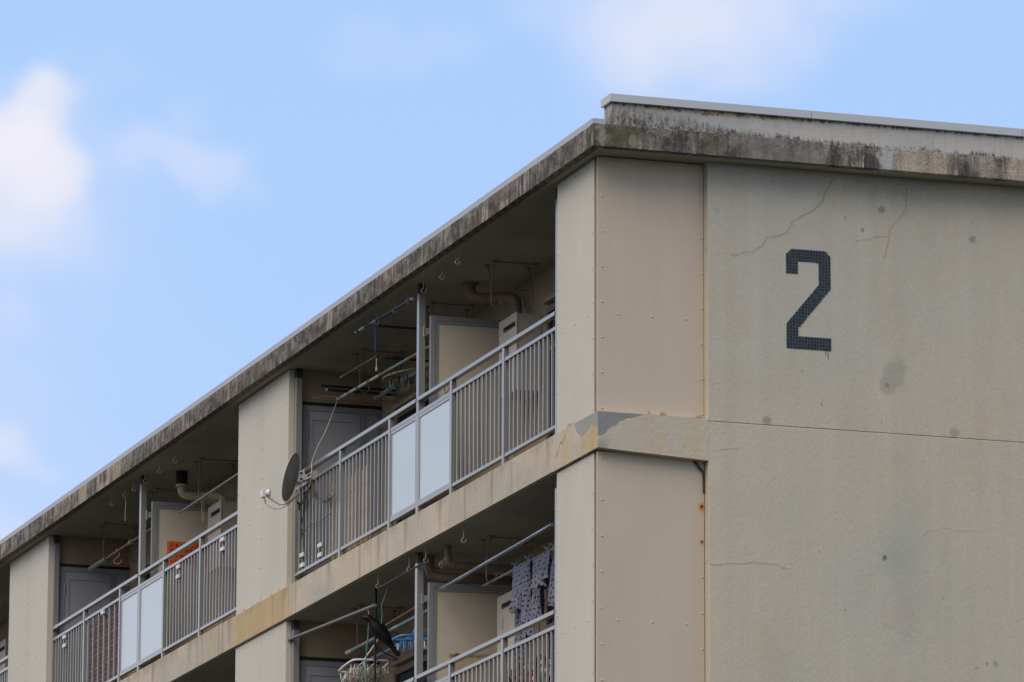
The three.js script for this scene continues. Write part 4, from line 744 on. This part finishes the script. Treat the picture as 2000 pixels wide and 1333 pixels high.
// ---------------------------------------------------------------- crow figure: one body lofted from bill to tail
{
  const t = thing('crow_figure', 'black crow figure hanging head up under the grey bar', 'crow', [0.3, -0.68, -7.4]);
  //        x      y      across the picture plane, along z
  const sp = [[0.100, -0.352, 0.003, 0.003], [0.112, -0.346, 0.008, 0.006], [0.143, -0.335, 0.016, 0.012], [0.156, -0.332, 0.028, 0.024], [0.18, -0.334, 0.036, 0.032], [0.205, -0.348, 0.036, 0.034], [0.23, -0.375, 0.046, 0.044], [0.262, -0.412, 0.066, 0.06], [0.3, -0.452, 0.075, 0.066], [0.345, -0.502, 0.067, 0.058], [0.385, -0.55, 0.046, 0.046], [0.412, -0.585, 0.034, 0.036], [0.43, -0.606, 0.026, 0.034], [0.465, -0.648, 0.024, 0.04], [0.498, -0.687, 0.022, 0.044], [0.504, -0.694, 0.004, 0.03]];
  const nu = 24, pos = [], idx = [];
  sp.forEach(([x, y, ra, rb], j) => { const p = sp[Math.max(0, j - 1)], q = sp[Math.min(sp.length - 1, j + 1)], tx = q[0] - p[0], ty = q[1] - p[1], l = Math.hypot(tx, ty); for (let i = 0; i < nu; i++) { const a = i / nu * Math.PI * 2; pos.push(x - ty / l * Math.cos(a) * ra, y + tx / l * Math.cos(a) * ra, -7.4 + Math.sin(a) * rb); } });
  for (let j = 0; j + 1 < sp.length; j++) for (let i = 0; i < nu; i++) { const a = j * nu + i, b = j * nu + (i + 1) % nu; idx.push(a, a + nu, b, b, a + nu, b + nu); }
  const g = new THREE.BufferGeometry(); g.setAttribute('position', new THREE.Float32BufferAttribute(pos, 3)); g.setIndex(idx); g.computeVertexNormals();
  const blk = std({ color: rgb(22, 22, 25), roughness: 0.5, side: THREE.DoubleSide });
  add(t, 'body', g, blk);
  const wing = new THREE.SphereGeometry(1, 18, 10); wing.scale(0.12, 0.045, 0.014); wing.rotateZ(-0.87); wing.translate(0.325, -0.47, -7.345); add(t, 'wing', wing, blk);
  const wing2 = new THREE.SphereGeometry(1, 18, 10); wing2.scale(0.12, 0.045, 0.014); wing2.rotateZ(-0.87); wing2.translate(0.325, -0.47, -7.455); add(t, 'wing', wing2, blk);
  add(t, 'eye', new THREE.SphereGeometry(0.006, 8, 6).translate(0.172, -0.325, -7.371), std({ color: rgb(150, 150, 150), roughness: 0.2 }));
  add(t, 'hanging_hook', tube([[0.155, -0.235, -7.39], [0.172, -0.245, -7.4], [0.188, -0.28, -7.4], [0.19, -0.315, -7.4]], 0.005, 24, 6), paleSteel);
}

// ---------------------------------------------------------------- screens and plants behind the rails
{
  const t = thing('reed_screen', 'upright pale reed screen tied behind the railing beside the dish', 'reed screen', [0.17, 0.33, -7.9]);
  const mats = [[176, 156, 134], [160, 140, 118], [188, 170, 148], [144, 124, 104]].map((c) => std({ color: rgb(...c), roughness: 0.8 })), g = new THREE.CylinderGeometry(0.011, 0.012, 0.86, 7);
  for (let i = 0; i < 54; i++) put(t, 'reed', g, mats[Math.floor(rnd() * 4)], 0.168 + rr(-0.004, 0.004), 0.76 + rr(-0.03, 0.03), -8.62 + i * 0.0255, [rr(-0.012, 0.012), 0, rr(-0.012, 0.012)]);
  add(t, 'binding', [0.5, 0.75, 1.0].map((y) => rod([0.153, y, -8.65], [0.153, y + 0.005, -7.24], 0.003, 5)), M.sealant);
}
{
  const t = thing('slatted_screen', 'dark brown slatted screen behind the farther railing', 'screen', [0.17, 0.33, -18.2]);
  const mats = [[104, 82, 78], [94, 74, 72], [112, 90, 84]].map((c) => std({ color: rgb(...c), roughness: 0.85 }));
  for (let i = 0; i < 16; i++) { const g = bx(0.128, 0.138, 0.42 + i * 0.0535, 0.42 + i * 0.0535 + 0.047, -18.95, -16.9, 0.003); add(t, 'slat', g, mats[i % 3]); }
  add(t, 'batten', [bx(0.139, 0.152, 0.4, 1.29, -18.94, -18.90), bx(0.139, 0.152, 0.4, 1.29, -17.98, -17.94), bx(0.139, 0.152, 0.4, 1.29, -16.98, -16.94)], mats[1]);
}
function leafGeo(w, l) { const s = new THREE.Shape(); s.moveTo(0, 0); s.quadraticCurveTo(w, l * 0.4, 0, l); s.quadraticCurveTo(-w, l * 0.4, 0, 0); const g = new THREE.ShapeGeometry(s, 4); const p = g.attributes.position; for (let i = 0; i < p.count; i++) p.setZ(i, 0.25 * w * Math.sin(p.getY(i) / l * 3) - 0.6 * Math.abs(p.getX(i))); g.computeVertexNormals(); return g; }
{
  const t = thing('withered_vine', 'withered vine clinging to the balusters below the dish', 'vine', [0.075, 0.8, -9.0]);
  const st = std({ color: rgb(84, 70, 56), roughness: 0.9 });
  add(t, 'stem', [tube([[0.08, 0.6, -9.3], [0.07, 0.9, -9.38], [0.075, 1.1, -9.3], [0.065, 1.2, -9.2], [0.07, 1.2, -9.05], [0.07, 1.1, -8.85], [0.07, 1.05, -8.65], [0.075, 0.99, -8.45], [0.07, 1.03, -8.2]], 0.004, 80, 5), tube([[0.07, 0.99, -8.5], [0.065, 1.06, -8.42], [0.07, 0.98, -8.3], [0.07, 0.93, -8.38], [0.07, 0.98, -8.5]], 0.003, 40, 5), tube([[0.075, 0.8, -9.4], [0.07, 0.86, -9.1], [0.072, 0.84, -8.8], [0.07, 0.86, -8.3]], 0.003, 40, 5)], st);
  const lg = leafGeo(0.03, 0.075), lm = [[92, 96, 62], [112, 86, 60], [84, 86, 56], [120, 78, 54]].map((c) => std({ color: rgb(...c), roughness: 0.9, side: THREE.DoubleSide }));
  for (const [y, z] of [[1.227, -9.34], [1.212, -9.19], [1.22, -9.12], [1.208, -9.08], [1.157, -8.97], [1.13, -8.95], [1.084, -8.82], [1.134, -9.41], [1.11, -9.42], [1.12, -9.38], [1.105, -9.24], [1.065, -9.46], [0.969, -8.45], [0.99, -8.27], [1.052, -8.19], [1.026, -8.64], [1.18, -9.25], [1.2, -9.02], [0.86, -9.43]]) put(t, 'leaf', lg, lm[Math.floor(rnd() * 4)], 0.07, y, z, [rr(-1, 1), rr(-1.5, 1.5), rr(-2, 2)]);
}
function potPlant(label, z, flowers, n) {
  const t = thing('potted_plant', label, 'potted plant', [0.25, 0.325 - S, z], 'flower pots on the lower balcony');
  const y0 = 0.325 - S, pg = new THREE.LatheGeometry([[0, 0], [0.1, 0], [0.14, 0.22], [0.15, 0.22], [0.15, 0.25], [0.13, 0.25], [0.12, 0.2], [0, 0.2]].map(([a, b]) => new THREE.Vector2(a, b)), 20); pg.translate(0.25, y0, z);
  add(t, 'pot', pg, M.black);
  const lg = leafGeo(0.035, 0.11), lm = [[46, 70, 40], [58, 84, 48], [40, 58, 36]].map((c) => std({ color: rgb(...c), roughness: 0.8, side: THREE.DoubleSide }));
  for (let i = 0; i < 60; i++) { const a = rr(0, 6.28), q = rr(0, 0.15); put(t, 'leaf', lg, lm[i % 3], 0.25 + Math.cos(a) * q, y0 + rr(0.28, 0.8), z + Math.sin(a) * q, [rr(-1.2, 1.2), a, rr(-1, 1)]); }
  const fg = new THREE.IcosahedronGeometry(0.022, 1), fp = fg.attributes.position; for (let i = 0; i < fp.count; i++) { const k = 0.7 + 0.5 * hash(Math.round(fp.getX(i) * 9e3), Math.round(fp.getY(i) * 9e3 + fp.getZ(i) * 7e3), 3); fp.setXYZ(i, fp.getX(i) * k, fp.getY(i) * k, fp.getZ(i) * k); } fg.computeVertexNormals();
  for (let i = 0; i < n; i++) put(t, 'flower', fg, flowers[i % flowers.length], 0.25 + rr(-0.07, 0.07), y0 + rr(0.68, 0.9), z + rr(-0.13, 0.13), [rr(0, 3), rr(0, 3), 0]);
}
const redF = std({ color: rgb(196, 36, 44), roughness: 0.7 }), whiteF = std({ color: rgb(226, 222, 212), roughness: 0.7 });
potPlant('pot of scarlet flowers behind the lower railing', -2.68, [redF], 40);
potPlant('pot of white flowers with a few red ones behind the lower railing', -2.2, [whiteF, whiteF, redF], 34);

// ---------------------------------------------------------------- render
const renderer = new THREE.WebGLRenderer({ antialias: true });
renderer.setSize(1024, 682); renderer.shadowMap.enabled = true; renderer.shadowMap.type = THREE.PCFSoftShadowMap;
renderer.toneMapping = THREE.LinearToneMapping; renderer.toneMappingExposure = EXPOSURE; renderer.outputColorSpace = THREE.SRGBColorSpace;
renderer.render(scene, camera);
